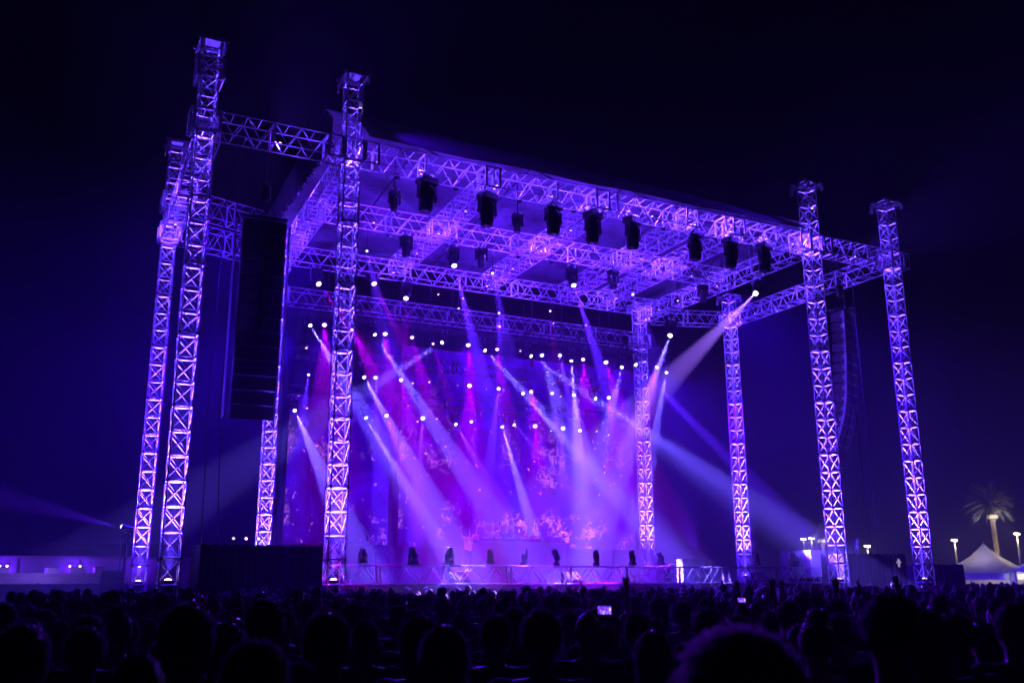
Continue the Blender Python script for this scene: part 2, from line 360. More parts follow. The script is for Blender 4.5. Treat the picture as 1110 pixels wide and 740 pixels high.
for x in (-7.8,-2.6,2.2,5.8,9.2):
    m.path([(x,.2,17.9),(x,2.4,19.4),(x,8,18.95),(x,15,18.3)],.045,6)
ob('roof_bow', m.mesh('roof_bow', STEEL), rf)
# ------------------------------------------------------------------ stage, screens, booth
st = thing('stage', 'black stage platform with a plain skirted front above the crowd', 'stage', (0,7.4,0))
m = MB(); m.box((0,0,1.72),(20.8,13,.14)); ob('deck', m.mesh('deck', DECK), st)
m = MB()
for k in range(14): m.box((-9.75+1.5*k,-6.46,.82),(1.496,.05,1.64))
ob('front_skirt', m.mesh('front_skirt', DECK), st)
for s in (-1,1):
    m = MB(); m.box((s*10.37,0.02,.82),(.05,12.9,1.64)); ob('side_skirt', m.mesh('side_skirt', CLOTH), st)
m = MB()
for x in range(-9,10,3):
    for y in (-5,0,5): m.tube((x,y,0),(x,y,1.65),.03,6)
ob('deck_frame', m.mesh('deck_frame', STEEL), st)
SCR = bpy.data.materials.new('led_picture'); SCR.use_nodes = True; nt = SCR.node_tree; nt.nodes.clear()
def nd(t, **k):
    n = nt.nodes.new(t)
    for a, b in k.items(): setattr(n, a, b)
    return n
def ln(a, b): nt.links.new(a, b)
tc = nd('ShaderNodeTexCoord')
def nz(scale, det=8, dist=0.0, rough=.6, loc=(0,0,0)):
    mp = nd('ShaderNodeMapping'); mp.inputs['Location'].default_value = loc; ln(tc.outputs['Object'], mp.inputs[0])
    n = nd('ShaderNodeTexNoise'); n.inputs['Scale'].default_value = scale; n.inputs['Detail'].default_value = det; n.inputs['Distortion'].default_value = dist; n.inputs['Roughness'].default_value = rough
    ln(mp.outputs[0], n.inputs['Vector']); return n.outputs['Fac']
def mth(op, a, b=0.0, c=None):
    n = nd('ShaderNodeMath', operation=op)
    for i, q in enumerate((a, b, c)):
        if q is None: continue
        if isinstance(q, (int, float)): n.inputs[i].default_value = q
        else: ln(q, n.inputs[i])
    return n.outputs[0]
def ramp(f, st_):
    r = nd('ShaderNodeValToRGB'); e = r.color_ramp.elements
    while len(e) < len(st_): e.new(.5)
    for q, (p, c) in zip(e, st_): q.position = p; q.color = (*c, 1)
    ln(f, r.inputs[0]); return r.outputs[0]
base = ramp(nz(.26, 7, .9, .62), [(.32,(.006,.0,.05)),(.48,(.022,.0,.22)),(.62,(.05,.0005,.62)),(.8,(.12,.003,.95))])
ridge = mth('SUBTRACT', 1.0, mth('MULTIPLY', mth('ABSOLUTE', mth('SUBTRACT', nz(1.1, 12, .5, .72), .5)), 20.0))
ridge = mth('POWER', mth('MAXIMUM', ridge, 0.0), 2.0)
sx = nd('ShaderNodeSeparateXYZ'); ln(tc.outputs['Object'], sx.inputs[0])
low = nd('ShaderNodeMapRange'); low.inputs[1].default_value = 8.0; low.inputs[2].default_value = .5; low.inputs[3].default_value = .06; low.inputs[4].default_value = 1.0; ln(sx.outputs[2], low.inputs[0])
patch = ramp(nz(.45, 5, 0, .55, (3,0,7)), [(.52,(0,0,0)),(.72,(1,1,1))])
fire = mth('MULTIPLY', mth('MULTIPLY', ridge, low.outputs[0]), patch)
spk = ramp(nz(4.2, 2, 0, .5, (9,2,1)), [(.68,(0,0,0)),(.74,(1,1,1))]); pat2 = ramp(nz(.4, 4, 0, .6, (1,5,2)), [(.46,(0,0,0)),(.62,(1,1,1))])
sp2 = mth('MULTIPLY', mth('MULTIPLY', spk, pat2), .75)
def mixc(f, a, b):
    n = nd('ShaderNodeMix', data_type='RGBA', blend_type='ADD'); n.inputs[0].default_value = 1.0
    vm = nd('ShaderNodeVectorMath', operation='SCALE'); vm.inputs[0].default_value = b; ln(f, vm.inputs['Scale']); ln(a, n.inputs[6]); ln(vm.outputs[0], n.inputs[7]); return n.outputs[2]
colr = mixc(sp2, mixc(fire, base, (2.2,.55,2.2)), (2.0,.5,2.2))
e = nd('ShaderNodeEmission'); ln(colr, e.inputs['Color']); e.inputs['Strength'].default_value = .9; ln(e.outputs[0], nd('ShaderNodeOutputMaterial').inputs['Surface'])
def screen(x0, x1, z0, z1, y, label):
    t = thing('led_screen', label, 'LED screen', (x0,y,z0)); w, hh = x1-x0, z1-z0
    m = MB(); m.box((w/2,0,hh/2),(w,.02,hh)); ob('picture', m.mesh('picture', SCR), t)
    m = MB(); m.box((w/2,.1,hh/2),(w+.06,.14,hh+.06))
    for k in range(int(w//1.5)+1): m.box((k*1.5+.05,.3,hh/2),(.06,.25,hh))
    ob('cabinet_frame', m.mesh('cabinet_frame', BLACK), t)
screen(-9.3,-3.9,3.75,11.25,16.2,'narrow LED screen left of the stage centre showing violet sparks')
screen(-3.3,11.5,3.7,14.4,16.25,'wide LED screen behind the DJ booth showing violet and pink nebula')
t = thing('added_rear_drape', 'tall black drape added behind the LED screens to darken the stage rear', 'drape', (.8,17.0,0)); m = MB()  # sheet added to darken the stage rear so the beams stand out
for i in range(161):
    x = -10.3+20.6*i/160; w = .07*math.sin(i*1.1)+.03*math.sin(i*.37); m.v += [(x,w,.02),(x,w*.8,9),(x,w*.3,17.0)]
for i in range(160):
    for q in (0,1): a = i*3+q; m.f.append((a,a+3,a+4,a+1))
ob('cloth', m.mesh('cloth', CLOTH, True), t); m = MB(); m.tube((-10.4,0,17.02),(10.4,0,17.02),.04,8,cap=True); ob('rail', m.mesh('rail', STEEL), t)
rs = thing('screen_riser', 'long violet-lit wall under the LED screens behind the booth', 'riser', (0.5,15.7,0))
m = MB()
for k in range(14): m.box((-9.75+1.5*k,0,2.74),(1.49,.10,1.8))
ob('panel', m.mesh('panel', CLOTH), rs); m = MB(); m.box((0,.35,1.4),(21,.55,2.78)); ob('frame', m.mesh('frame', BLACK), rs)
dr = thing('dj_riser', 'low black riser behind the DJ booth', 'riser', (-.2,10.9,1.79)); m = MB(); m.box((0,0,.46),(6.4,2.6,.92)); ob('platform', m.mesh('platform', DECK), dr)
bo = thing('dj_booth', 'big plain DJ booth glowing violet at centre stage', 'DJ booth', (-.17,9.0,1.79))
m = MB(); m.box((0,-.45,.93),(4.9,.05,1.86)); ob('front_panel', m.mesh('front_panel', BOOTH), bo)
for s in (-1,1): m = MB(); m.box((s*2.47,0,.93),(.05,.95,1.86)); ob('side_panel', m.mesh('side_panel', BOOTH), bo)
m = MB(); m.box((0,0,1.90),(5.02,1.0,.06)); ob('table_top', m.mesh('table_top', BLACK), bo)
for i, x in enumerate((-1.5,-.85,-.2,.45,1.1)):
    mx_ = i == 2; nm = 'mixer' if mx_ else 'media_player'
    t = thing(nm, 'black mixer in the middle of the DJ booth top' if mx_ else f'{ORD[i+1 if i < 2 else i]} flat black media player from the left on the DJ booth', 'DJ gear', (-.2+x,8.95,3.725), 0, 'decks on the DJ booth')
    m = MB(); m.box((0,0,.06),(.42,.46,.12)); ob('case', m.mesh('case', BLACK), t)
    m = MB()
    if mx_:
        for a in range(4):
            for b in range(3): m.lathe([(.018,0),(.018,.03),(0,.03)],8,(-.12+.08*a,-.1+.1*b,.12))
    else: m.lathe([(.15,0),(.15,.02),(.14,.03),(0,.03)],18,(0,-.05,.12))
    ob('knobs' if mx_ else 'jog_wheel', m.mesh('controls', WHITE), t)
    m = MB(); m.box((0,.2,.19),(.36,.03,.13)); ob('display', m.mesh('display', LENS['b']) if False else m.mesh('display', STEEL), t)
t = thing('laptop', 'open laptop at the left end of the DJ booth top', 'laptop', (-2.3,8.95,3.725)); m = MB(); m.box((0,0,.012),(.36,.25,.024)); ob('keyboard_deck', m.mesh('keyboard_deck', WHITE), t); m = MB(); m.box((0,-.17,.13),(.36,.02,.24),rot=Matrix.Rotation(.25,3,'X')); ob('lid', m.mesh('lid', WHITE), t)
LAMPS=[
 ((-9.18,12.2,15.95),(-8.67,10.2,14.02),'spot','m',1.6),
 ((-6.37,12.2,16.35),(-5.74,10.2,13.37),'spot','m',1.6),
 ((-8.67,6.4,15.9),(-8.69,5.4,14.42),'small','b',0.5),
 ((-4.67,12.2,15.81),(-5.35,10.2,12.96),'spot','m',1.2),
 ((-4.51,6.4,15.82),(-4.49,4.4,12.04),'spot','b',1.6),
 ((-2.58,6.4,15.77),(-2.73,5.4,13.97),'small','b',0.6),
 ((-2.91,12.2,16.28),(-2.51,11.2,14.08),'small',None,1.0),
 ((-1.51,12.2,16.26),(-1.11,11.2,14.06),'small',None,1.0),
 ((-1.76,12.2,15.68),(-1.36,11.2,13.48),'small',None,1.0),
 ((0.59,12.2,15.72),(0.1,11.2,13.78),'small','b',1.0),
 ((3.7,12.2,16.22),(3.31,11.2,13.98),'small','m',0.6),
 ((3.89,12.2,15.56),(4.29,11.2,13.36),'small',None,1.0),
 ((5.95,12.2,15.68),(6.35,11.2,13.48),'small',None,1.0),
 ((1.79,6.4,15.76),(1.7,4.4,12.0),'spot','b',1.6),
 ((5.2,6.4,15.78),(4.71,5.4,14.83),'small','b',0.4),
 ((7.95,6.4,15.82),(8.35,5.4,13.62),'small',None,1.0),
 ((9.14,8.8,14.64),(6.01,6.8,10.48),'spot','w',2.0),
 ((11.14,12.0,13.43),(8.62,10.0,8.99),'spot','w',1.2),
 ((-9.55,12.0,13.77),(-9.08,10.0,11.81),'spot','w',1.3),
 ((-8.87,12.0,13.89),(-9.28,10.0,11.62),'wash','m',1.0),
 ((-7.47,12.0,13.83),(-6.75,10.0,10.86),'wash','m',1.0),
 ((-5.79,12.0,13.8),(-5.91,10.0,10.27),'wash','m',1.0),
 ((-4.37,12.0,13.78),(-4.14,10.0,9.97),'wash','m',1.0),
 ((-1.28,12.0,13.72),(-1.93,10.0,10.15),'wash','m',1.0),
 ((0.38,12.0,13.67),(-0.13,10.0,9.83),'wash','m',1.0),
 ((3.04,12.0,13.63),(2.96,10.0,10.29),'wash','w',1.0),
 ((4.15,12.0,13.73),(3.08,10.0,11.02),'wash',None,1.0),
 ((5.6,12.0,13.65),(4.51,10.0,11.14),'wash','m',1.0),
 ((7.07,12.0,13.64),(6.59,10.0,10.82),'wash','m',1.0),
 ((9.04,12.0,13.7),(7.68,10.0,11.9),'wash',None,1.0),
 ((10.49,12.0,13.69),(8.23,10.0,10.95),'wash','m',1.0),
 ((-2.75,12.0,13.68),(-7.3,9.0,10.5),'spot','w',1.7),
 ((-3.23,12.0,13.57),(-3.2,10.0,10.5),'small','m',1.2),
 ((-6.31,12.0,13.68),(-4.72,9.0,9.42),'spot','w',1.9),
 ((-0.31,12.0,13.52),(0.49,10.0,11.46),'spot','w',1.2),
 ((2.4,12.0,13.5),(3.37,10.0,11.91),'spot','w',1.0),
 ((4.86,12.0,13.48),(3.95,10.0,8.71),'spot','w',2.2),
 ((8.11,12.0,13.45),(6.26,10.0,11.28),'spot','w',0.9),
 ((1.74,12.0,13.73),(2.14,11.0,11.53),'small',None,1.0),
 ((-9.26,13.0,11.6),(-9.64,12.0,9.87),'small','b',0.7),
 ((-9.69,12.0,12.67),(-9.29,11.0,10.47),'small',None,1.0),
 ((-6.46,13.0,11.72),(-6.05,10.0,8.87),'spot','w',1.6),
 ((-5.88,13.0,11.77),(-6.14,11.0,9.98),'wash',None,0.8),
 ((-4.53,13.0,11.77),(-4.69,11.0,9.64),'wash','m',0.8),
 ((-3.0,13.0,11.8),(-3.55,11.0,10.18),'small',None,0.8),
 ((-0.74,13.0,11.81),(-1.63,11.0,9.87),'wash','m',0.8),
 ((0.95,13.0,11.8),(0.21,11.0,9.07),'wash',None,0.8),
 ((2.9,13.0,11.8),(2.06,11.0,10.14),'wash','m',0.8),
 ((4.2,13.0,11.83),(3.47,11.0,10.01),'wash',None,0.8),
 ((5.56,13.0,11.85),(4.77,11.0,8.88),'wash','w',0.8),
 ((7.84,13.0,11.89),(6.79,11.0,9.5),'wash','m',0.8),
 ((-3.9,13.0,11.67),(-3.5,12.0,9.47),'small',None,1.0),
 ((2.41,13.0,11.66),(3.2,10.0,8.85),'spot','w',1.4),
 ((4.72,13.0,11.7),(5.12,12.0,9.5),'small',None,1.0),
 ((6.98,13.0,11.75),(7.81,11.0,10.27),'spot','w',1.1),
 ((-9.59,14.0,9.97),(-9.56,11.0,7.93),'spot','w',1.5),
 ((-9.0,14.0,10.15),(-8.6,13.0,7.95),'small',None,1.0),
 ((-5.97,14.0,9.87),(-4.6,11.0,5.87),'spot','w',2.0),
 ((-4.9,14.0,10.09),(-4.53,12.0,7.32),'wash','m',0.8),
 ((-2.92,14.0,10.09),(-3.5,12.0,8.51),'wash',None,0.8),
 ((-0.17,14.0,10.11),(-0.79,12.0,6.82),'wash','b',0.8),
 ((2.36,14.0,10.12),(1.49,12.0,7.86),'wash',None,0.8),
 ((3.66,14.0,10.13),(2.73,12.0,7.92),'wash','m',0.8),
 ((5.42,14.0,10.13),(4.39,12.0,8.01),'wash',None,0.8),
 ((6.5,14.0,10.08),(5.46,12.0,8.07),'wash','b',0.8),
 ((-3.22,14.0,9.9),(-2.82,13.0,7.7),'small',None,1.0),
 ((-2.15,14.0,10.12),(-1.75,13.0,7.92),'small',None,1.0),
 ((-1.05,14.0,9.89),(-1.06,11.0,7.39),'spot','b',1.0),
 ((1.66,14.0,9.94),(1.64,11.0,5.0),'spot','w',2.2),
 ((4.64,14.0,9.94),(5.04,13.0,7.74),'small',None,1.0),
 ((7.6,14.0,10.12),(8.0,13.0,7.92),'small',None,1.0),
 ((8.38,14.0,9.96),(8.78,13.0,7.76),'small',None,1.0),
 ((11.6,4.67,16.21),(3.82,0.67,10.89),'spot','p',3.0),
]
NEAR=[ (-19.45, -30.05, 1.71),(-17.86, -26.79, 1.67),(-20.53, -28.67, 1.64),(-20.27, -27.41, 1.61),(-20.83, -28.07, 1.7),(-20.33, -28.23, 1.76),(-19.78, -28.03, 1.72),(-18.95, -25.99, 1.61),(-19.29, -28.03, 1.66),(-18.8, -27.95, 1.71),(-17.87, -27.45, 1.58),(-16.73, -26.44, 1.66),(-16.25, -26.21, 1.61),(-18.27, -29.4, 1.79),(-16.83, -28.47, 1.68),(-16.4, -28.47, 1.72),(-19.76, -26.9, 1.75),(-20.27, -29.05, 1.68),(-17.04, -27.65, 1.6),(-20.49, -25.92, 1.66),(-20.22, -24.67, 1.64),(-17.25, -26.4, 1.64),(-18.43, -26.73, 1.65),(-17.31, -28.7, 1.71),(-18.39, -25.37, 1.65),(-16.26, -27.12, 1.61) ]
BEAM = 38.0
# ------------------------------------------------------------------ stage lamps
def head_mesh():
    m = MB(); m.lathe([(0,.26),(.10,.26),(.155,.20),(.17,.08),(.165,-.10),(.155,-.12),(.155,-.15),(.165,-.16),(.15,-.30),(.125,-.33),(.118,-.31),(0,-.31)], 18)
    for k in range(6):
        a = k*math.pi/3; m.box((.166*math.cos(a),.166*math.sin(a),.05),(.02,.05,.18),rz=a)
    return m.mesh('head', PLASTIC, False)
def yoke_mesh():
    m = MB()
    for s in (-1,1):
        m.box((s*.215,0,-.14),(.05,.13,.34)); m.lathe([(0,-.03),(.08,-.03),(.08,.03),(0,.03)],12,(s*.21,0,-.28),Matrix.Rotation(math.pi/2,3,'Y')); m.box((s*.20,.0,.05),(.07,.10,.08))
    m.box((0,0,.06),(.44,.15,.06)); return m.mesh('yoke', PLASTIC)
def mbase_mesh():
    m = MB(); m.box((0,0,0),(.42,.30,.15)); m.box((0,.151,.01),(.20,.012,.07)); m.box((0,0,-.09),(.2,.2,.04)); 
    for s in (-1,1): m.box((s*.215,0,.0),(.02,.22,.06))
    return m.mesh('base', PLASTIC)
def clamp_mesh():
    m = MB()
    for s in (-.14,.14): m.lathe([(.035,-.025),(.06,-.025),(.06,.025),(.035,.025)],12,(s,0,.06),Matrix.Rotation(math.pi/2,3,'Y')); m.tube((s,0,-.03),(s,0,.03),.02,6)
    m.box((0,0,-.02),(.34,.06,.03))
    return m.mesh('clamp', ALU)
HEAD, YOKE, MBASE, CLAMP = head_mesh(), yoke_mesh(), mbase_mesh(), clamp_mesh()
MLENS = {k: dome(.10,.045).mesh('lens', m, True) for k, m in LENS.items()}; DLENS = dome(.117,.03).mesh('lens', GLASS, True)
def aimq(d): return V(d).normalized().to_track_quat('-Z','Y')
FLIP = Quaternion((1,0,0), math.pi)
def moving_head(label, pivot, d, lens, sc=1.0, up=False, top=None, group=None, rz_=0.0):
    """pivot: the middle of the head; hangs under its clamp, or stands on the floor when up"""
    sgn = -1 if up else 1
    loc = V(pivot)+V((0,0,(.28+.09+.075+.03)*sc*sgn)); t = thing('moving_head', label, 'moving light', loc, rz_, group)
    q0 = FLIP if up else Quaternion()
    def put(n, me, z, q=None):
        o = ob(n, me, t, (0,0,z*sc*sgn), q or q0); o.scale = (sc,)*3; return o
    put('base', MBASE, -.105); put('yoke', YOKE, -.195)
    if not up:
        put('clamp', CLAMP, 0)
        if top and top > loc.z+.1*sc: m = MB(); m.tube((0,0,.02),(0,0,top-loc.z),.022,6,cap=True); ob('hanging_pole', m.mesh('hanging_pole', STEEL), t)
    q = Quaternion((0,0,1), -rz_) @ aimq(d)
    hd = ob('head', HEAD, t, (0,0,-.475*sc*sgn), q); hd.scale = (sc,)*3
    ob('lens', MLENS[lens] if lens != 'off' else DLENS, hd, (0,0,-.315), FLIP)
    return t
def wash_mesh():
    m = MB(); m.lathe([(0,.16),(.12,.16),(.17,.10),(.185,0),(.185,-.05),(.17,-.05),(.165,-.03),(0,-.03)],18)
    for k in range(10): a = k*math.pi/5; m.box((.15*math.cos(a),.15*math.sin(a),.13),(.06,.012,.05),rz=a)
    return m.mesh('can', PLASTIC)
WASH = wash_mesh(); WLENS = {'off': dome(.125,.03).mesh('lens', GLASS, True)}; WLENS |= {k: dome(.125,.07).mesh('lens', m, True) for k, m in LENS.items()}
def brk():
    m = MB()
    for s in (-1,1): m.box((s*.205,0,.12),(.02,.05,.34))
    m.box((0,0,.29),(.43,.05,.02)); m.tube((0,0,.29),(0,0,.36),.02,6); m.lathe([(.03,-.03),(.055,-.03),(.055,.03),(.03,.03)],10,(0,0,.40),Matrix.Rotation(math.pi/2,3,'Y')); return m.mesh('bracket', STEEL)
BRK = brk()
def wash(label, lensloc, d, lens, sc=1.0, name='wash_lamp', group=None, top=None):
    d = V(d).normalized(); loc = V(lensloc)-d*.03*sc; t = thing(name, label, 'stage light', loc, 0, group)
    o = ob('bracket', BRK, t); o.scale = (sc,)*3
    o = ob('can', WASH, t, None, aimq(d)); o.scale = (sc,)*3; ob('lens', WLENS[lens], o, (0,0,-.035), FLIP)
    if top and top > loc.z+.45*sc: m = MB(); m.tube((0,0,.42*sc),(0,0,top-loc.z),.015,6,cap=True); ob('hanging_pole', m.mesh('hanging_pole', STEEL), t)
    return t
CN = {'m':'magenta','w':'white','b':'blue','p':'lilac',None:'pink'}
rows = {}
_r = random.Random(8)
LAMPS = [(p,(p[0]+_r.choice((-1,1))*_r.uniform(.6,1.7),p[1]-2.5,p[2]-2.6),k,'b',1.5) if k == 'wash' and c is None else (p,q,k,c,.3) if k == 'wash' and c == 'w' else (p,q,k,c,w_) for p,q,k,c,w_ in LAMPS]
for r in LAMPS: 
    p = r[0]; k = 'right roof truss' if p[0] > 11.5 else 'roof row' if p[2] > 14.4 else 'upper lamp row' if p[2] > 12.4 else 'middle lamp row' if p[2] > 10.9 else 'lowest lamp row'
    rows.setdefault((k, r[2]), []).append(r)
TOPZ = {12.0:14.32,12.2:17.0,6.4:17.0,13.0:12.42,14.0:10.72,8.8:17.0}
for (k, kind), L in rows.items():
    L.sort(key=lambda r: r[0][0])
    for i, (p, q, kind, c, pw) in enumerate(L):
        d = V(q)-V(p); n = ORD[i+1]; top = TOPZ.get(p[1], 17.0)
        beam = f'{CN[c]} beam' if c else 'no beam'
        if len(L) == 1: lab = 'moving head under the right side roof truss throwing the strongest lilac beam leftwards'
        elif kind == 'spot': lab = f'{n} moving head from the left in the {k}, {beam}'
        elif kind == 'wash': lab = f'{n} round wash lamp from the left in the {k}, {beam}'
        else: lab = f'{n} small lamp from the left in the {k}, {beam}'
        if kind == 'spot':
            sc = 1.25 if p[2] > 14.4 else .85; dn = d.normalized(); moving_head(lab, V(p)-dn*.34*sc, d, c, sc, top=top, group='moving lights of the '+k)
        elif kind == 'wash': wash(lab, p, d, c, random.uniform(.7,1.0), group='wash lamps of the '+k, top=top)
        else: wash(lab, p, d, c, random.uniform(.42,.55), 'par_can', 'small lamps of the '+k, top=top)
        if kind == 'wash' and i % 2 == 0: spot('wash_flood', V(p)+V((0,0,-.15)), V(p)+V((.5*(i % 3-1),-1.5,-6)), (.065,.0,1.0), 26000, 75, .9, .1)
        if c:
            ang = {'spot': 7, 'wash': 17, 'small': 10}[kind]; flat = .35 if abs(d.x) > .95*abs(d.z) and c != 'p' else 1.0; P = flat*{'w': 4.2, 'm': .62, 'b': 3.5, 'p': 1.5}[c]*pw*{'spot': 9000, 'wash': 9000, 'small': 4500}[kind]
            spot('stage_beam', V(p)+d.normalized()*.12, q, COL[c], P*BEAM, 5.5 if c == 'p' else 5.5 if kind == 'wash' and c == 'b' else ang, .45, .05)
# dark heads along the front truss and under the middle truss
for i, (x, z) in enumerate([(-8.35,17.0),(-5.79,16.85),(-2.81,17.0),(-.91,16.9),(1.08,17.0),(4.35,16.98),(6.35,16.95),(8.3,17.0)]):
    moving_head(f'{ORD[i+1]} dark moving head from the left hanging under the front truss', (x,.2,z-.86), (.05*(i % 3-1),.12,-1), 'off', 1.75, top=ZB+.03, group='dark moving heads under the front truss', rz_=.35)
for i, (x, y, z) in enumerate([(-8.67,3.0,17.4),(-3.01,3.0,17.4)]):
    moving_head(('smaller grey lamp hanging from the roof behind the first dark moving head','bright silver lamp hanging from the roof between two dark moving heads')[i], (x,y,z-.5), (0,.1,-1), 'off', 1.05, top=18.9, group='small lamps under the canopy')
for i, (x, z) in enumerate([(-6.9,16.9),(-3.2,16.9),(4.0,16.9),(9.5,16.9)]):
    moving_head(f'{ORD[i+1]} unlit moving head from the left under the middle cross truss', (x,6.3,z-.62), (.1,.2,-1), 'off', 1.2, top=ZB+.03, group='unlit moving heads under the middle cross truss')
# more small fixtures and loose cables under the roof
for i, (x, y) in enumerate([(-9.6,.1),(-7.2,.1),(-4.4,.1),(-1.9,.1),(2.6,.1),(5.4,.1),(7.4,.1),(9.6,.1)]):
    wash(f'{ORD[i+1]} small dark lamp from the left tucked under the front truss', (x,y,16.62), (.1,.3,-1), 'off', .5, 'par_can', 'small dark lamps under the front truss')
for i, (x, y) in enumerate([(-9.9,6.1),(-7.8,6.1),(-1.4,6.1),(.4,6.1),(2.9,6.1),(6.3,6.1),(10.2,6.1)]):
    wash(f'{ORD[i+1]} small dark lamp from the left tucked under the middle cross truss', (x,y,16.6), (0,.4,-1), 'off', .55, 'par_can', 'small dark lamps under the middle cross truss')
for i, (a, b, sag, lab) in enumerate([((-9.8,.9,17.05),(-5.6,3.8,17.1),.7,'slack cable under the first bay of the roof'),((-5.0,3.2,17.1),(-.5,5.9,17.05),.8,'slack cable under the second bay of the roof'),((.2,3.0,17.1),(4.3,6.0,17.05),.6,'slack cable under the third bay of the roof'),((4.8,2.5,17.1),(10.9,5.2,17.05),.9,'slack cable under the right bay of the roof'),((-10.4,7.0,17.05),(-5.4,9.0,17.1),.7,'slack cable behind the middle cross truss at the left roof side'),((-5.0,8.5,17.1),(.1,11.8,17.05),.8,'slack cable behind the middle cross truss near the stage centre')]):
    pts = [V(a).lerp(V(b),k/14)+V((0,0,-sag*4*(k/14)*(1-k/14))) for k in range(15)]; m = MB(); m.path(pts,.022,5); tag(ob('slack_cable', m.mesh('slack_cable', CABLE)), lab, 'cable', 'slack cables under the roof')
# ------------------------------------------------------------------ upright lamps and gear along the stage edge
up_aim = [(.1,.5,1),(-.2,.4,1),(.2,.3,1),(0,.5,1),(.3,.4,1),(-.3,.3,1),(.2,.6,1),(0,.3,1),(-.2,.5,1),(.3,.3,1),(.1,.6,1)]
for i, x in enumerate((-10.35,-8.5,-7.13,-5.5,-4.1,-2.75,-1.0,.65,2.0,6.9,9.0)):
    lit = i in (4, 8)
    moving_head(f'{ORD[i+1]} upright moving head from the left along the stage edge truss', (x,.42,2.46+.46*.72), up_aim[i], 'off', random.uniform(.62,.8), up=True, group='upright moving heads along the stage edge', rz_=.2*i)
moving_head('upright moving head with a lit lens at the foot of the right rear tower', (3.9,2.6,2.29), (.62,-.15,.6), 'w', 1.0, up=True)
spot('floor_beam', (4.1,2.5,2.5), (10.5,4.0,7.6), COL['w'], 9000*BEAM, 5, .4, .04)
for i, (x, y, lab) in enumerate([(-1.9,.75,'black stage monitor wedge facing the DJ booth, left of centre'),(7.9,1.4,'black stage monitor wedge near the right end of the stage'),(-6.4,1.2,'black stage monitor wedge at the left part of the stage')]):
    t = thing('monitor_wedge', lab, 'monitor', (x,y,1.79), .1*i, 'stage monitors'); m = MB()
    m.add([(-.35,-.25,0),(.35,-.25,0),(.35,.25,0),(-.35,.25,0),(-.35,-.25,.12),(.35,-.25,.12),(.35,.2,.45),(-.35,.2,.45),(.35,.25,.45),(-.35,.25,.45)],[(0,3,2,1),(0,1,5,4),(4,5,6,7),(7,6,8,9),(3,9,8,2),(1,2,8,6,5),(0,4,7,9,3)]); ob('cabinet', m.mesh('cabinet', CLOTH), t)
    m = MB(); m.add([(-.3,-.24,.14),(.3,-.24,.14),(.3,.17,.43),(-.3,.17,.43)],[(0,1,2,3)]); o = ob('grille', m.mesh('grille', CLOTH), t, (0,-.006,.008))
for i, (x, y, z, w, lab) in enumerate([(5.3,2.6,1.55,1.35,'white flight case with a sloped lid on the right half of the stage'),(12.0,2.4,2.0,.7,'small bright white case at the far right end of the stage'),(11.2,3.0,2.0,.75,'dim grey case beside the small white case')]):
    t = thing('flight_case', lab, 'case', (x,y,z), -.25, None); M_ = (PALE,WHITE,BOOTH)[i]
    m = MB(); m.box((0,0,.62),(w,.7,1.1)); ob('body', m.mesh('body', M_), t)
    m = MB(); m.box((0,0,1.2),(w+.02,.72,.08)); ob('lid', m.mesh('lid', M_), t)
    m = MB()
    for a in (-1,1):
        for b in (-1,1): m.lathe([(0,-.02),(.06,-.02),(.06,.02),(0,.02)],10,(a*(w/2-.08),b*.28,.06),Matrix.Rotation(math.pi/2,3,'Y'))
    ob('wheel', m.mesh('wheel', BLACK), t)
for x, y, tilt, lab in ((-9.6,1.2,.5,'tilted microphone stand by the left front roof tower'),(8.2,2.0,-.4,'microphone stand near the right rear tower of the wing')):
    t = thing('microphone_stand', lab, 'mic stand', (x,y,1.79)); m = MB()
    for k in range(3): a = k*2.1; m.tube((0,0,.05),(.3*math.cos(a),.3*math.sin(a),0),.012,5)
    m.tube((0,0,0),(0,0,1.1),.014,6); ob('stand', m.mesh('stand', STEEL), t); m = MB(); m.tube((0,0,1.1),(-.35*tilt*2,0,1.5),.012,5); ob('boom', m.mesh('boom', ALU), t)
    m = MB(); m.lathe([(.012,0),(.02,.12),(.03,.14),(.028,.19),(0,.2)],10,(-.35*tilt*2,0,1.48)); ob('microphone', m.mesh('microphone', STEEL), t)
for x in (-8.5,-5.5,-2.75,.65,3.9,6.9): spot('added_roof_fill', (x,.55,3.1), (x*.85,8.0,17.0), (.10,.010,1.0), 20000, 56, .8, .12)  # added fill for the roof underside; the upright heads stay unlit
for sx in (-1,1):
    for y, dy in ((12.0,-.15),(6.4,-.35)): spot('added_side_fill', (sx*(10.2 if y > 10 else 11.0),y,13.2 if y > 10 else 16.6), (sx*(10.2+8),y+dy*10,6.0 if y > 10 else 7.5), (.045,.0,1.0), 40000, 92, .9, .12)  # added outward fill for the haze beside the stage, no visible lamp
for x in (-6.0,-2.0,2.0,6.0): spot('added_crowd_fill', (x,11.6,13.4), (x*1.6-4,-17,1.0), (.10,.003,1.0), 32000, 34, .7, .12)  # added fill brightening the crowd, not tied to any fixture
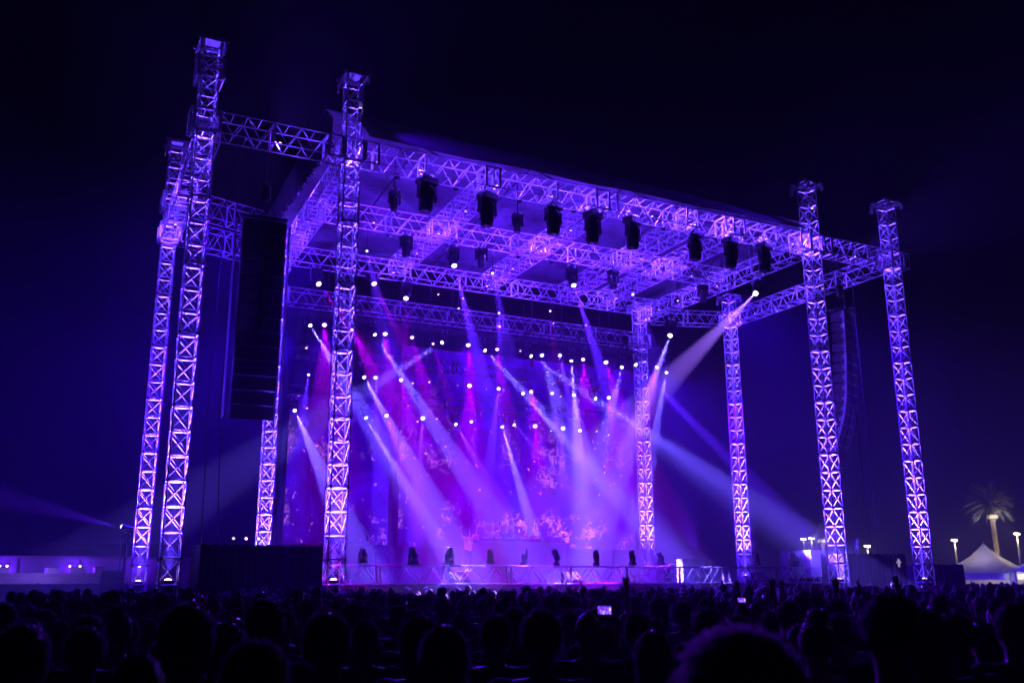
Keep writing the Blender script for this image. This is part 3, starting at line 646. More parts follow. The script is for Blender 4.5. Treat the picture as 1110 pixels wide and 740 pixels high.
# ------------------------------------------------------------------ speaker hangs
def box_cab(w, h, d):
    m = MB(); t = .0
    m.add([(-w/2,0,0),(w/2,0,0),(w/2,0,h),(-w/2,0,h),(-w*.36,d,h*.12),(w*.36,d,h*.12),(w*.36,d,h*.88),(-w*.36,d,h*.88)],[(0,1,2,3)[::-1],(0,4,5,1)[::-1],(1,5,6,2)[::-1],(2,6,7,3)[::-1],(3,7,4,0)[::-1],(4,7,6,5)[::-1]])
    return m.mesh('enclosure', CABF)
def cab_grille(w, h):
    m = MB()
    for s in (-1,1): m.box((s*w*.27,-.012,h/2),(w*.44,.02,h*.86))
    m.box((0,-.03,h/2),(.035,.06,h*.96)); return m.mesh('grille', CABF)
def cab_rig(w, h):
    m = MB()
    for s in (-1,1): m.box((s*(w/2+.03),.04,h/2),(.05,.10,h*.98)); m.box((s*(w/2+.02),.16,h*.5),(.03,.06,h*.3))
    m.box((0,.02,.015),(w*.98,.06,.02)); return m.mesh('rigging', ALU)
CW, CH = 1.42, .50
ENC, GRL, RIG = box_cab(CW,CH-.02,.75), cab_grille(CW,CH-.02), cab_rig(CW,CH-.02)
def line_array(x, y, ztop, n, yaw, label, curve, sub):
    t = thing('line_array', label, 'speaker array', (x,y,ztop), yaw, 'hanging speaker arrays')
    m = MB(); m.box((0,.35,.10),(CW+.1,.9,.10)); m.box((0,.35,.22),(.12,1.3,.12)); m.tube((0,.35,.25),(0,.35,17.0-ztop),.02,6)
    for s in (-.5,.5): m.tube((s,.35,.15),(0,.35,1.1),.015,5)
    m.lathe([(0,.9),(.15,.9),(.18,1.0),(.18,1.45),(.08,1.55),(0,1.55)],12,(0,.35,0)); ob('flying_frame', m.mesh('flying_frame', STEEL), t)
    yy, zz, a = 0.0, 0.0, 0.0
    for k in range(n):
        a += curve(k); yy += math.sin(a)*CH; zz -= math.cos(a)*CH
        R = (a,0,0)
        c = ob('speaker_cabinet', ENC, t, (0,yy,zz), R); ob('grille', GRL, c); ob('rigging', RIG, c)
    if sub:
        for k in range(sub):
            m = MB(); m.box((0,0,0),(1.2,.8,.52)); c = ob('subwoofer', m.mesh('subwoofer', BLACK), t, (0,1.35,-n*CH*.93-.1+.54*k))
            m = MB(); m.box((0,.41,0),(1.1,.02,.46)); ob('grille', m.mesh('grille', PLASTIC), c)
    return t
line_array(-14.38,.25,14.15,14,-.12,'huge black speaker hang between the two left front towers',lambda k: .004 if k < 9 else .05,0)
line_array(13.75,.6,14.4,15,.42,'tall curved speaker hang between the two right towers, tinted violet',lambda k: .012 if k < 8 else .06,14)
# slim lit frames at the sides of the left hang
for x, lab in ((-15.32,'slim vertical lattice frame along the outer edge of the left speaker hang'),(-13.45,'slim vertical lattice frame along the inner edge of the left speaker hang')):
    t = thing('hanging_ladder_frame', lab, 'frame', (x,.5,7.2), 0, 'slim frames beside the left speaker hang'); m = MB()
    for dy in (-.11,.11): m.tube((0,dy,0),(0,dy,6.95),.022,6)
    for k in range(17): m.tube((0,-.11 if k % 2 else .11,.05+.4*k),(0,.11 if k % 2 else -.11,.4*k+.45),.013,5)
    ob('ladder', m.mesh('ladder', ALU), t)
# cables
def cable(pts, label, r=.018, group=None): m = MB(); m.path(pts,r,5); tag(ob('hanging_cable', m.mesh('hanging_cable', CABLE)), label, 'cable', group)
cable([(-15.6,.9,17.0),(-15.75,.9,9),(-15.65,.8,3.0)],'dark cable hanging beside the tallest left tower')
cable([(-15.2,1.1,17.0),(-15.3,1.1,8),(-15.1,1.0,3.0)],'dark cable hanging just outside the left speaker hang')
cable([(14.1,1.2,17.0),(14.3,1.2,7),(14.4,1.2,3.0)],'thin cable hanging from the right speaker hang to the ground boxes')
cable([(15.2,1.6,17.0),(15.3,1.6,8),(15.25,1.6,3.0)],'thin cable hanging close to the outermost right tower')
# ------------------------------------------------------------------ draped blocks at the stage ends
def draped(x0, x1, y0, y1, h, label, seed):
    rd = random.Random(seed); t = thing('draped_scaffold', label, 'scaffold', ((x0+x1)/2,(y0+y1)/2,0), 0, 'scaffold blocks covered in black drape')
    w, d = x1-x0, y1-y0; m = MB(); per = []
    n = 70
    loop = [(-w/2+w*i/n,-d/2) for i in range(n)]+[(w/2,-d/2+d*i/20) for i in range(20)]+[(w/2-w*i/n,d/2) for i in range(n)]+[(-w/2,d/2-d*i/20) for i in range(20)]
    for k, (px, py) in enumerate(loop):
        o = .035*math.sin(k*1.3+rd.random())+.03*math.sin(k*.47); l = math.hypot(px,py) or 1
        for z, f in ((.0,1.3),(h*.5,1.0),(h,.25)): m.v.append((px+px/l*o*f,py+py/l*o*f,z+ (.02*math.sin(k*.7) if z == h else 0)))
    N_ = len(loop)
    for k in range(N_):
        for q in (0,1): a, b = k*3+q, ((k+1) % N_)*3+q; m.f.append((a,b,b+1,a+1))
    ob('drape', m.mesh('drape', CLOTH, True), t)
    m = MB(); m.box((0,0,h-.05),(w-.06,d-.06,.06)); ob('deck_board', m.mesh('deck_board', DECK), t)
    m = MB()
    for px in (-w/2+.1,0,w/2-.1):
        for py in (-d/2+.1,d/2-.1): m.tube((px,py,0),(px,py,h-.08),.024,6)
    ob('scaffold_tube', m.mesh('scaffold_tube', STEEL), t); return t
draped(-15.85,-13.25,-.5,1.3,3.02,'wide black draped block under the left speaker hang',1)
draped(-13.05,-12.0,-.5,1.1,3.02,'narrow black draped block just left of the left roof tower',2)
draped(12.05,15.9,.6,2.2,3.05,'wide black draped block under the right speaker hang',3)
draped(17.3,19.6,.5,2.2,2.6,'low black draped block right of the outermost right tower',4)
draped(10.55,11.9,1.3,2.6,1.98,'low black draped block at the foot of the right roof corner tower',5)
for i, x in enumerate((-14.75,-14.35,-13.95)):
    wash(f'{ORD[i+1]} of three little lamps from the left on the black block under the speaker hang', (x,.2,3.24), (0,-.7,.5), (None,'m','m')[i], .38, 'par_can', 'little lamps on the left draped block')
t = thing('work_light', 'small white cross shaped work light in front of the right draped block', 'work light', (15.15,.35,1.9)); 
m = MB(); m.tube((0,0,-1.9),(0,0,.45),.02,6,cap=True); ob('stand', m.mesh('stand', STEEL), t); m = MB(); m.box((0,0,.75),(.07,.06,.36)); m.box((0,0,.78),(.24,.06,.07)); ob('lamp_head', m.mesh('lamp_head', emit('work_lamp', (.7,.6,1.0), .45)), t)
t = thing('flag', 'small pale flag on the top of the right draped block', 'flag', (12.9,.8,3.05)); m = MB(); m.tube((0,0,0),(0,0,.75),.014,5,cap=True); ob('pole', m.mesh('pole', ALU), t)
m = MB()
for k in range(9):
    for z in (.25,.72): m.v.append((.05*k,.05*math.sin(k*.9),z-.01*k))
for k in range(8): a = 2*k; m.f.append((a,a+2,a+3,a+1))
ob('cloth', m.mesh('cloth', WHITE, True), t)
# ------------------------------------------------------------------ beyond the crowd
t = thing('event_hall', 'long low event hall far left behind the stage, washed violet', 'hall', (-19.0,38.0,0), -.04)
m = MB()
for k in range(10): m.box((-18+3.6*k,0,2.1),(3.58,.2,3.0))
ob('wall', m.mesh('wall', HALLW), t)
m = MB(); m.add([(-20,-.6,3.58),(18,-.6,3.58),(18,5,4.6),(-20,5,4.6),(-20,10,3.58),(18,10,3.58),(-20,-.6,3.40),(18,-.6,3.40),(18,10,3.40),(-20,10,3.40)],[(0,1,2,3),(3,2,5,4),(6,9,8,7),(0,6,7,1),(4,5,8,9),(1,7,8,5,2),(0,3,4,9,6)]); ob('roof', m.mesh('roof', HALLW), t)
m = MB()
for k in range(11): m.box((-19.8+3.6*k,-.12,1.8),(.10,.12,3.2))
ob('post', m.mesh('post', STEEL), t)
for i, x in enumerate((-7.6,-1.6,-1.2,2.4,3.0,6.6,11.8,15.2)):
    x = x-1.2; z = 2.95 if i < 6 else 2.3
    wash(f'{ORD[i+1]} small wall lamp from the left on the violet event hall', (-19+x,37.6-.04*x,z), (0,-.8,-.5), 'm' if i % 2 else 'w', .6, 'wall_lamp', 'wall lamps on the event hall')
    point('hall_glow', (-19+x,37.2-.04*x,z-.1), (.14,.012,1.0), 90, .1)
t = thing('counter', 'long pale lit counter along the foot of the violet event hall', 'counter', (-22.5,35.5,0)); m = MB(); m.box((0,0,2.12),(14,.5,.66)); ob('front', m.mesh('front', PVC), t); m = MB(); m.box((0,0,2.47),(14.1,.8,.05)); ob('top', m.mesh('top', WHITE), t)
m = MB()
for k in range(8): m.box((-6.9+1.97*k,0,.9),(.1,.4,1.78))
ob('leg', m.mesh('leg', STEEL), t)
point('counter_glow', (-24,33.5,2.9), (.26,.11,1.0), 120, .2); point('counter_glow', (-19.5,33.5,2.9), (.26,.11,1.0), 110, .2)
for i, (x, w_) in enumerate(((-17.4,.9),(-16.2,.6),(-18.9,.7),(-21.6,.5))):
    t = thing('crate', f'{ORD[i+1] if i < 2 else "small" if i == 2 else "lone"} pale crate standing on the long lit counter', 'crate', (x,35.45,2.495), .2*i, 'crates on the lit counter'); m = MB(); m.box((0,0,.16),(w_,.45,.32)); ob('box', m.mesh('box', WHITE), t); m = MB(); m.box((0,0,.34),(w_+.04,.49,.04)); ob('lid', m.mesh('lid', STEEL), t)
t = thing('crowd_fence', 'dark solid fence between the crowd and the event hall', 'fence', (-23,14,0))
m = MB()
for k in range(9): m.box((-8+2*k,0,.93),(1.97,.05,1.84))
ob('panel', m.mesh('panel', CLOTH), t); m = MB()
for k in range(10): m.tube((-9+2*k,.05,0),(-9+2*k,.05,1.9),.03,6,cap=True)
ob('post', m.mesh('post', STEEL), t)
t = thing('control_cabin', 'small dark equipment cabin beside the foot of the left rear tower', 'cabin', (-17.25,13.0,0)); m = MB(); m.box((0,0,1.15),(.75,1.2,2.3)); ob('body', m.mesh('body', CLOTH), t)
m = MB(); m.box((0,0,2.34),(.85,1.35,.08)); ob('roof', m.mesh('roof', STEEL), t); m = MB(); m.box((-.05,-.62,1.05),(.6,.04,1.9)); ob('door', m.mesh('door', STEEL), t); m = MB(); m.tube((.3,.2,2.3),(.3,.2,4.0),.02,6); m.tube((.1,.2,3.4),(.3,.2,3.9),.012,5); ob('antenna', m.mesh('antenna', STEEL), t)
moving_head('lit moving head left of the rear left tower, its beam pointing away left', (-17.05,10.0,4.0), (-.9,-.1,.25), 'b', .8, up=True)
m = MB(); m.tube((0,0,-3.6),(0,0,0),.05,8,cap=True)
for k in range(3): a = 2.1*k; m.tube((0,0,-2.6),(.8*math.cos(a),.8*math.sin(a),-3.58),.025,5)
tag(ob('lamp_tripod', m.mesh('lamp_tripod', STEEL), None, (-17.05,10,3.6)), 'tall black tripod carrying the moving head left of the rear tower', 'tripod')
spot('side_beam', (-17.5,10,4.06), (-24,9,5.6), COL['b'], 2200*BEAM, 14, .5, .05)
o_ = V((-20.88,-31.79,0))
def far(dx, dy, d): return V((o_.x+dx*d, o_.y+dy*d, 0))
# marquee
c = far(.7935,.6086,80); t = thing('pagoda_marquee', 'pointed white pagoda marquee behind the crowd near the palm tree', 'marquee', c, .35)
m = MB(); n = 24; S = 3.7
prof = [(S,2.25),(S*.72,2.55),(S*.45,2.98),(S*.22,3.6),(S*.06,4.3),(0.02,4.5)]
for r, z in prof:
    for i in range(n):
        a = 2*math.pi*(i+.5)/n; k = 1/max(abs(math.cos(a)),abs(math.sin(a))); s = r*k if r > .8 else r; m.v.append((s*math.cos(a),s*math.sin(a),z))
for k in range(len(prof)-1):
    for i in range(n): m.f.append((k*n+i,k*n+(i+1) % n,(k+1)*n+(i+1) % n,(k+1)*n+i))
ob('canopy', m.mesh('canopy', PVC, True), t)
m = MB()
for s in (-1,1): m.box((s*S,0,2.12),(.03,2*S,.42)); m.box((0,s*S,2.12),(2*S-.03,.03,.42))
ob('valance', m.mesh('valance', PVC), t)
for sx in (-1,1):
    for sy in (-1,1): m = MB(); m.box((sx*(S-.06),sy*(S-.06),1.0),(.09,.09,2.0)); ob('post', m.mesh('post', ALU), t)
m = MB(); m.box((0,S-.1,1.0),(2*S-.2,.03,1.9)); m.box((S-.1,.0,1.0),(.03,2*S-.2,1.9)); ob('side_wall', m.mesh('side_wall', PVC), t)
m = MB(); m.lathe([(.04,4.45),(.05,4.55),(.0,4.8)],8); ob('finial', m.mesh('finial', ALU), t)
point('marquee_lamp', c+V((0,0,2.2)), (1.0,.80,.75), 300, .15)
tag(ob('tent_bulb', (lambda m: (m.ball((0,0,0),.09), m.mesh('tent_bulb', BULBW))[1])(MB()), None, c+V((0,0,2.3))), 'white bulb glowing inside the pagoda marquee', 'bulb')
def palm(c, h, label, pw, n=80, sd=3):
    rd = random.Random(sd); t = thing('palm_tree', label, 'palm tree', c, 0, 'palm trees beyond the stage'); m = MB(); pr = []
    for k in range(40): z = h*k/39; r = .30-.10*k/39; pr += [(r*1.12,z),(r*.9,z+h/39*.7)]
    m.lathe(pr+[(.25,h+.2),(.45,h-.1),(.3,h+.5),(0,h+.7)],14); ob('trunk', m.mesh('trunk', WRAP), t)
    m = MB()
    for i in range(n):
        a = rd.random()*6.28; el = rd.uniform(-.25,1.35); L = rd.uniform(2.2,3.1); p = V((0,0,h+.5)); d = V((math.cos(a)*math.cos(el),math.sin(a)*math.cos(el),math.sin(el))); side = V((-math.sin(a),math.cos(a),0)); pts = [p]
        for s in range(12): d = (d+V((0,0,-.12))).normalized(); p = p+d*L/12; pts.append(p)
        for s in range(1,12):
            q, q2 = pts[s], pts[s+1]; m.tube(q,q2,.02,3); ll = .55*math.sin(math.pi*(s/12)**.7)+.12
            for e in (-1,1):
                for hh in (0,.5):
                    b0 = q.lerp(q2,hh); tip = b0+(side*e*.8+(q2-q).normalized()*.7+V((0,0,-.25+rd.uniform(-.15,.15)))).normalized()*ll; w = (q2-q)*.22; m.add([b0,b0+w,tip],[(0,1,2)])
    ob('crown', m.mesh('crown', FROND), t)
    m = MB(); m.lathe([(.34,h-.75),(.50,h-.7),(.50,h-.45),(.34,h-.4)],14); ob('lamp_collar', m.mesh('lamp_collar', emit('palm_collar', (1.0,.8,.55), 1.2)), t)
    for k in range(3): a = 2.1*k-1.9; point('palm_uplight', c+V((.9*math.cos(a),.9*math.sin(a),h-.9)), (.9,.85,1.0), pw*.2, .1)
    l = c+V((-1.6,-2.2,.5)); spot('palm_trunk_light', l, c+V((0,0,h*.75)), (1.0,.78,.5), pw*14, 34, .6, .1)
palm(far(.7997,.6004,108),8.6,'palm tree with a lit trunk standing behind the pagoda marquee',300)
palm(far(.6995,.7146,120),7.0,'palm tree half hidden behind the right front roof tower',160,30,5)
def lamp_post(c, h, label, pw, warm=True):
    t = thing('street_lamp', label, 'street lamp', c, .5, 'street lamps beyond the stage'); m = MB(); m.tube((0,0,0),(0,0,h),.11,8,.07,cap=True); m.tube((-.5,0,h),(.5,0,h+.03),.04,6); m.lathe([(.0,0),(.2,0),(.2,.3),(.12,.34),(0,.34)],10); ob('pole', m.mesh('pole', ALU), t)
    for s in (-1,1):
        m = MB(); m.box((s*.55,0,h+.05),(.5,.26,.10)); hd = ob('lamp_head', m.mesh('lamp_head', STEEL), t); m = MB(); m.ball((s*.55,0,h-.06),(.24,.16,.09),10,6); ob('bulb', m.mesh('bulb', BULB), hd)
    point('street_light', c+V((0,0,h-.35)), (1.0,.78,.5), pw, .25)
lamp_post(far(.7787,.6274,98),5.5,'street lamp just left of the pagoda marquee',520)
lamp_post(far(.8105,.5857,92),5.7,'street lamp right of the palm tree, beyond the marquee',520)
lamp_post(far(.7283,.6853,104),5.3,'street lamp seen between the two right front towers',520)
lamp_post(far(.6925,.7214,125),7.0,'street lamp left of the right front roof tower, dimmed by smoke',520)
lamp_post(far(.687,.7267,132),7.2,'dimmest street lamp, deep in the smoke behind the stage end',120)
# stalls far right
for i, (dx, dy, d, w, lab) in enumerate([(.8155,.5787,74,3.0,'brightly lit open stall just right of the pagoda marquee'),(.8010,.5987,118,5.0,'lit kiosk behind the marquee at the foot of the palm'),(.768,.6405,120,4.0,'small lit kiosk behind the outermost right tower')]):
    c = far(dx,dy,d); t = thing('market_stall', lab, 'stall', c, .75, 'lit stalls beyond the crowd'); m = MB()
    for sx in (-1,1):
        for sy in (-1,1): m = MB(); m.box((sx*w/2,sy*1.2,1.25),(.08,.08,2.5)); ob('post', m.mesh('post', ALU), t)
    m = MB(); m.add([(-w/2-.2,-1.5,2.4),(w/2+.2,-1.5,2.4),(w/2+.2,1.5,2.4),(-w/2-.2,1.5,2.4),(-w/2,0,3.1),(w/2,0,3.1)],[(0,1,5,4),(2,3,4,5),(0,4,3),(1,2,5),(0,3,2,1)]); ob('roof', m.mesh('roof', PVC), t)
    m = MB(); m.box((0,-1.2,.55),(w-.1,.5,1.1)); ob('counter', m.mesh('counter', WHITE), t); m = MB(); m.box((0,1.2,1.3),(w-.1,.05,2.2)); ob('back_wall', m.mesh('back_wall', PVC), t)
    m = MB(); m.box((0,-1.0,2.3),(w*.8,.10,.08)); ob('tube_lamp', m.mesh('tube_lamp', BULBW), t); point('stall_light', c+V((0,0,2.1)), (1.0,.88,.75), 220, .2)
# ------------------------------------------------------------------ people
DG = None
def union(m, voxel, ratio, name, material, smooth_it=3):
    me = m.mesh('tmp', None); o = bpy.data.objects.new('tmp', me); C.objects.link(o)
    r = o.modifiers.new('r','REMESH'); r.mode = 'VOXEL'; r.voxel_size = voxel
    s = o.modifiers.new('s','SMOOTH'); s.iterations = smooth_it; s.factor = .5
    d = o.modifiers.new('d','DECIMATE'); d.ratio = ratio
    dg = bpy.context.evaluated_depsgraph_get(); out = bpy.data.meshes.new_from_object(o.evaluated_get(dg)); out.name = name
    bpy.data.objects.remove(o); out.materials.clear(); out.materials.append(material); out.polygons.foreach_set('use_smooth',[True]*len(out.polygons)); return out
POSES = {  # elbow, wrist, hand direction for right (+x) arm; mirrored for the left
 'down':  [((.23,-.02,1.14),(.24,.06,.90),(.0,.15,-1)), ((.23,-.02,1.14),(.24,.06,.90),(.0,.15,-1))],
 'clap':  [((.24,.06,1.16),(.10,.27,1.30),(-.5,.3,.8)), ((.24,.06,1.16),(.10,.27,1.30),(-.5,.3,.8))],
 'up':    [((.32,.04,1.62),(.36,.06,1.88),(.1,.0,1)), ((.32,.04,1.62),(.36,.06,1.88),(.1,.0,1))],
 'vee':   [((.36,.03,1.52),(.42,.02,1.78),(.2,.0,1)), ((.36,.03,1.52),(.42,.02,1.78),(.2,.0,1))],
 'one':   [((.30,.08,1.60),(.28,.14,1.87),(.0,.1,1)), ((.23,-.02,1.14),(.24,.06,.90),(.0,.15,-1))],
 'phone': [((.25,.20,1.38),(.10,.36,1.60),(-.25,.1,1)), ((.25,.20,1.38),(.10,.36,1.60),(-.25,.1,1))],
}
def arms(pose):
    out = []
    for s, (e, w, h) in zip((1,-1), POSES[pose]):
        f = lambda p: V((p[0]*s,p[1],p[2])); out.append((s, V((.185*s,0,1.41)), f(e), f(w), f(h).normalized()))
    return out
def body_mb(pose, wide=1.0):
    m = MB(); W_ = wide
    m.cone((0,0,.94),.135*W_,(0,0,1.12),.125*W_)
    for s in (-1,1):
        m.cone((s*.06*W_,0,1.0),.105*W_,(s*.085*W_,-.005,1.33),.108*W_); m.cone((s*.05,-.01,1.42),.062,(s*.175,0,1.405),.062)
        m.cone((s*.085,0,.92),.093,(s*.10,.01,.50),.062); m.cone((s*.10,.01,.50),.060,(s*.105,-.03,.10),.040)
        m.cone((s*.105,-.04,.045),.040,(s*.125,.14,.032),.030)
        m.ball((s*.078,.0,1.622),(.014,.022,.034))
        m.ball((s*.031,.101,1.640),(.012,.010,.009))
    m.cone((0,-.012,1.40),.062,(0,.008,1.56),.055)
    m.ball((0,.012,1.645),(.077,.098,.108),16,12); m.cone((0,.05,1.585),.058,(0,.085,1.56),.028); m.cone((0,.105,1.645),.010,(0,.122,1.618),.015); m.cone((-.02,.102,1.585),.009,(.02,.102,1.585),.009)
    m.cone((-.04,.097,1.664),.011,(.04,.097,1.664),.011)
    for s, sh, e, w, h in arms(pose):
        m.cone(sh,.058,e,.043); m.cone(e,.044,w,.030)
        pal = w+h*.075; m.cone(w,.028,pal,.034)
        ref = V((0,1,0)) if abs(h.z) > .7 else V((0,0,1)); sd = h.cross(ref).normalized(); nr = sd.cross(h)
        for k in range(4):
            b0 = pal+sd*(k-1.5)*.021+h*.02; L = (.068,.078,.074,.058)[k]; fd = (h+sd*(k-1.5)*.10).normalized(); k1 = b0+fd*L*.55; k2 = k1+(fd+nr*.35).normalized()*L*.45
            m.cone(b0,.0098,k1,.0092,8); m.cone(k1,.0092,k2,.0085,8)
        tb = w+h*.03+sd*.028*-s; m.cone(tb,.014,tb+(h*.6-sd*s*.8).normalized()*.045,.0115,8); q = tb+(h*.6-sd*s*.8).normalized()*.045; m.cone(q,.0115,q+(h-sd*s*.25).normalized()*.035,.0095,8)
    return m
def shirt_mb(pose, long_=False):
    m = MB(); m.cone((0,0,.93),.150,(0,0,1.12),.138)
    for s in (-1,1): m.cone((s*.06,0,.96),.122,(s*.085,-.005,1.33),.120); m.cone((s*.045,-.012,1.405),.068,(s*.178,0,1.40),.073)
    for s, sh, e, w, h in arms(pose):
        if long_: m.cone(sh,.070,e,.055); m.cone(e,.055,e.lerp(w,.92),.040)
        else: m.cone(sh,.072,sh.lerp(e,.62),.062)
    return m
def trousers_mb():
    m = MB(); m.cone((0,0,.90),.142,(0,0,.98),.142)
    for s in (-1,1): m.cone((s*.085,0,.90),.104,(s*.10,.01,.50),.076); m.cone((s*.10,.01,.50),.076,(s*.105,-.025,.12),.062)
    return m
def hair_mesh(kind, material, seed):
    rd = random.Random(seed); m = MB(); base = []
    if kind == 'short': base = [((0,-.010,1.668),(.083,.098,.098))]; n, L = 1500, .022
    elif kind == 'long': base = [((0,-.012,1.668),(.088,.102,.100)),((0,-.052,1.56),(.088,.066,.150)),((0,-.06,1.42),(.085,.045,.13))]; n, L = 1700, .05
    elif kind == 'bun': base = [((0,-.010,1.668),(.084,.099,.099)),((0,-.07,1.775),(.045,.045,.040))]; n, L = 1000, .02
    elif kind == 'curly': base = [((0,-.015,1.675),(.118,.125,.115))]; n, L = 3400, .045
    elif kind == 'stubble': base = [((0,.004,1.652),(.0795,.098,.105))]; n, L = 0, 0
    for c, r in base: m.ball(c,r,22,16)
    nb = len(m.v)
    for i in range(nb):
        p = m.v[i]; k = .004 if kind != 'curly' else .012
        m.v[i] = (p[0]+rd.uniform(-k,k),p[1]+rd.uniform(-k,k),p[2]+rd.uniform(-k,k))
    for _ in range(n):
        c, r = base[rd.randrange(len(base))]; u = rd.uniform(-.55,1); a = rd.random()*6.283; q = math.sqrt(1-u*u); d = V((q*math.cos(a),q*math.sin(a),u))
        if d.y > .55 and d.z < .45 and c[2] > 1.6: continue
        p = V(c)+V((d.x*r[0],d.y*r[1],d.z*r[2]))*.99; t1 = (d*.45+V((rd.uniform(-1,1),rd.uniform(-1,1),rd.uniform(-1.1,.4)))*(.8 if kind != 'long' else .45)+V((0,0,-.8 if kind == 'long' else -.2))).normalized()
        if kind == 'curly': t1 = (d*.8+V((rd.uniform(-1,1),rd.uniform(-1,1),rd.uniform(-1,1)))*.8).normalized()
        l = L*rd.uniform(.5,1.3); s_ = t1.orthogonal().normalized()*.0035; mid = p+t1*l*.5+d*l*.12; m.add([p-s_,p+s_,mid+s_*.7,mid-s_*.7,p+t1*l+V((0,0,-l*.25))],[(0,1,2,3),(3,2,4)])
    return m.mesh('hair', material, False)
BODY, SHIRT = {}, {}
for i, k in enumerate(POSES):
    me = union(body_mb(k), .0085, .09, 'person', SKIN[0]); BODY[k] = [me]
    for s in SKIN[1:]: c = me.copy(); c.materials[0] = s; BODY[k].append(c)
    SHIRT[k] = []
    for lg in (0, 1):
        if lg and k not in ('down','clap'): continue
        me = union(shirt_mb(k, lg), .014, .16, 'shirt', SHIRTM[0])
        for s in SHIRTM: c = me.copy(); c.materials[0] = s; SHIRT[k].append(c)
TROU = union(trousers_mb(), .014, .16, 'trousers', JEANS)
HAIR = {(k, i): hair_mesh(k, HAIRM[i], 7*i+len(k)) for k in ('short','long','bun') for i in (0,1,2)}; HAIR[('curly',1)] = hair_mesh('curly', CURL, 5); HAIR[('stubble',1)] = hair_mesh('stubble', HAIRM[1], 5)
def person(loc, ztop, rz_, pose, skin, shirt, hair, label, group, cap=None):
    o = ob('person', BODY[pose][skin], None, loc, (0,0,rz_)); s = ztop/1.765; o.scale = (s,s,s); tag(o, label, 'person', group)
    ob('shirt', SHIRT[pose][shirt % len(SHIRT[pose])], o); ob('trousers', TROU, o)
    if hair: ob('hair', HAIR[hair], o)
    return o
ND = ['person with big frizzy curly hair, out of focus and nearest of all','bald man in a plain grey shirt standing beside the lit phone','blurred round dark head at the bottom edge, violet rim along its top','dark head just behind the blurred round head, violet rim light','large dark head in the bottom corner below the event hall','tall dark spectator below the tallest left tower, blocking the view','dark spectator below the left roof corner tower, shoulders rimmed violet','short haired head just right of the spectator below the roof corner tower','long haired woman with a bright violet rim around her dark head','dark head between the long haired woman and the bald man','long haired woman right of the bald man, low in the crowd','round dark head just behind and left of the frizzy haired person','dark head directly behind the frizzy haired person','very large dark figure low in front of the two right towers','dark spectator beside the very large dark figure, nearer the marquee','tall dark spectator below the white pagoda marquee','dark spectator below the narrow draped block, arms lowered','blurred dark head low beside the draped block spectator','spectator with pale rimmed shoulder right of the frizzy haired person','spectator in the crowd left of the tallest tower, small head','head just under the foot of the tallest left tower','dark head just right of the bald man','dark head between long haired woman and the middle of the stage','dark head low between the very large figure and the marquee','small dark head left of the long haired woman, farther away','small dark head left of the very large dark figure']
NH = [('curly',1),None,('stubble',1),('short',0),('short',0),('short',0),('short',1),('short',0),('long',1),('short',0),('long',0),('short',0),('bun',0),('short',0),('short',1),('short',0),('short',0),('short',1),('long',0),('short',0),('bun',1),('short',0),('short',0),('long',0),('short',0),('short',0)]
SHT = [0,1,0,2,0,0,3,0,0,2,0,0,1,0,2,0,0,0,1,3,0,0,2,0,1,0]
used = []
stage_dir = lambda x, y: math.atan2(-(0-x), 9-y)
for i, (x, y, z) in enumerate(NEAR):
    person((x,y,0), z+(.02 if i else .0), stage_dir(x,y)+random.uniform(-.12,.12), 'down', i % 3 if i != 1 else 1, SHT[i], NH[i], ND[i], 'spectators nearest the camera'); used.append((x,y))
ph = [(-17.0,-25.6,1.65,'phone raised sideways above the bald man, showing the stage'),(-12.03,-21.17,1.606,'small bright phone held up in the right half of the crowd')]
cam_ = V((-20.878,-31.789))
def free(x, y, gap): return all((x-a)**2+(y-b)**2 > gap*gap for a, b in used)
PM = bpy.data.materials.new('phone_picture'); PM.use_nodes = True; nt = PM.node_tree; nt.nodes.clear(); tc = nd('ShaderNodeTexCoord')
pc = ramp(nz(38, 3, .4), [(.35,(.03,.0,.25)),(.52,(.16,.03,.9)),(.62,(.5,.3,1.0)),(.72,(1,.9,1))]); e = nd('ShaderNodeEmission'); ln(pc, e.inputs['Color']); e.inputs['Strength'].default_value = 1.6; ln(e.outputs[0], nd('ShaderNodeOutputMaterial').inputs['Surface']); PM.cycles.emission_sampling = 'NONE'
for i, (x, y, z, lab) in enumerate(ph):
    dv = (cam_-V((x,y))).normalized(); fx, fy = x+dv.x*.42, y+dv.y*.42; rzp = math.atan2(dv.x,-dv.y)
    person((fx,fy,0), 1.56+.02*i, rzp, 'phone', 0, 0, ('short',0), ('spectator right behind the bald man holding up the sideways phone','spectator in the right half of the crowd holding up the small bright phone')[i], 'spectators holding phones'); used.append((fx,fy))
    t = thing('phone', lab, 'phone', (x,y,z), rzp, 'lit phones in the crowd'); s = .095 if i == 0 else .10
    m = MB(); m.box((0,.006,0),(s+.006,.008,.062)); ob('case', m.mesh('case', BLACK), t); m = MB(); m.box((0,0,0),(s,.003,.056)); ob('screen', m.mesh('screen', PM), t)
# performers
person((-2.85,8.3,1.79+.55), 1.78, math.pi+.15, 'vee', 0, 4, ('short',1), 'performer in white beside the DJ booth with both arms thrown up', 'performers on stage')
for x, lab in ((-.75,'left DJ behind the booth with both arms raised in a vee'),(.0,'right DJ behind the booth with both arms raised in a vee')):
    person((x,10.2,2.71), 1.80, math.pi, 'vee', 0, 4 if x < -.5 else 0, ('short',0), lab, 'performers on stage')
t = thing('platform', 'little riser under the performer in white', 'riser', (-2.95,8.1,1.79)); m = MB(); m.box((0,0,.27),(.9,.7,.54)); ob('top', m.mesh('top', BOOTH), t)
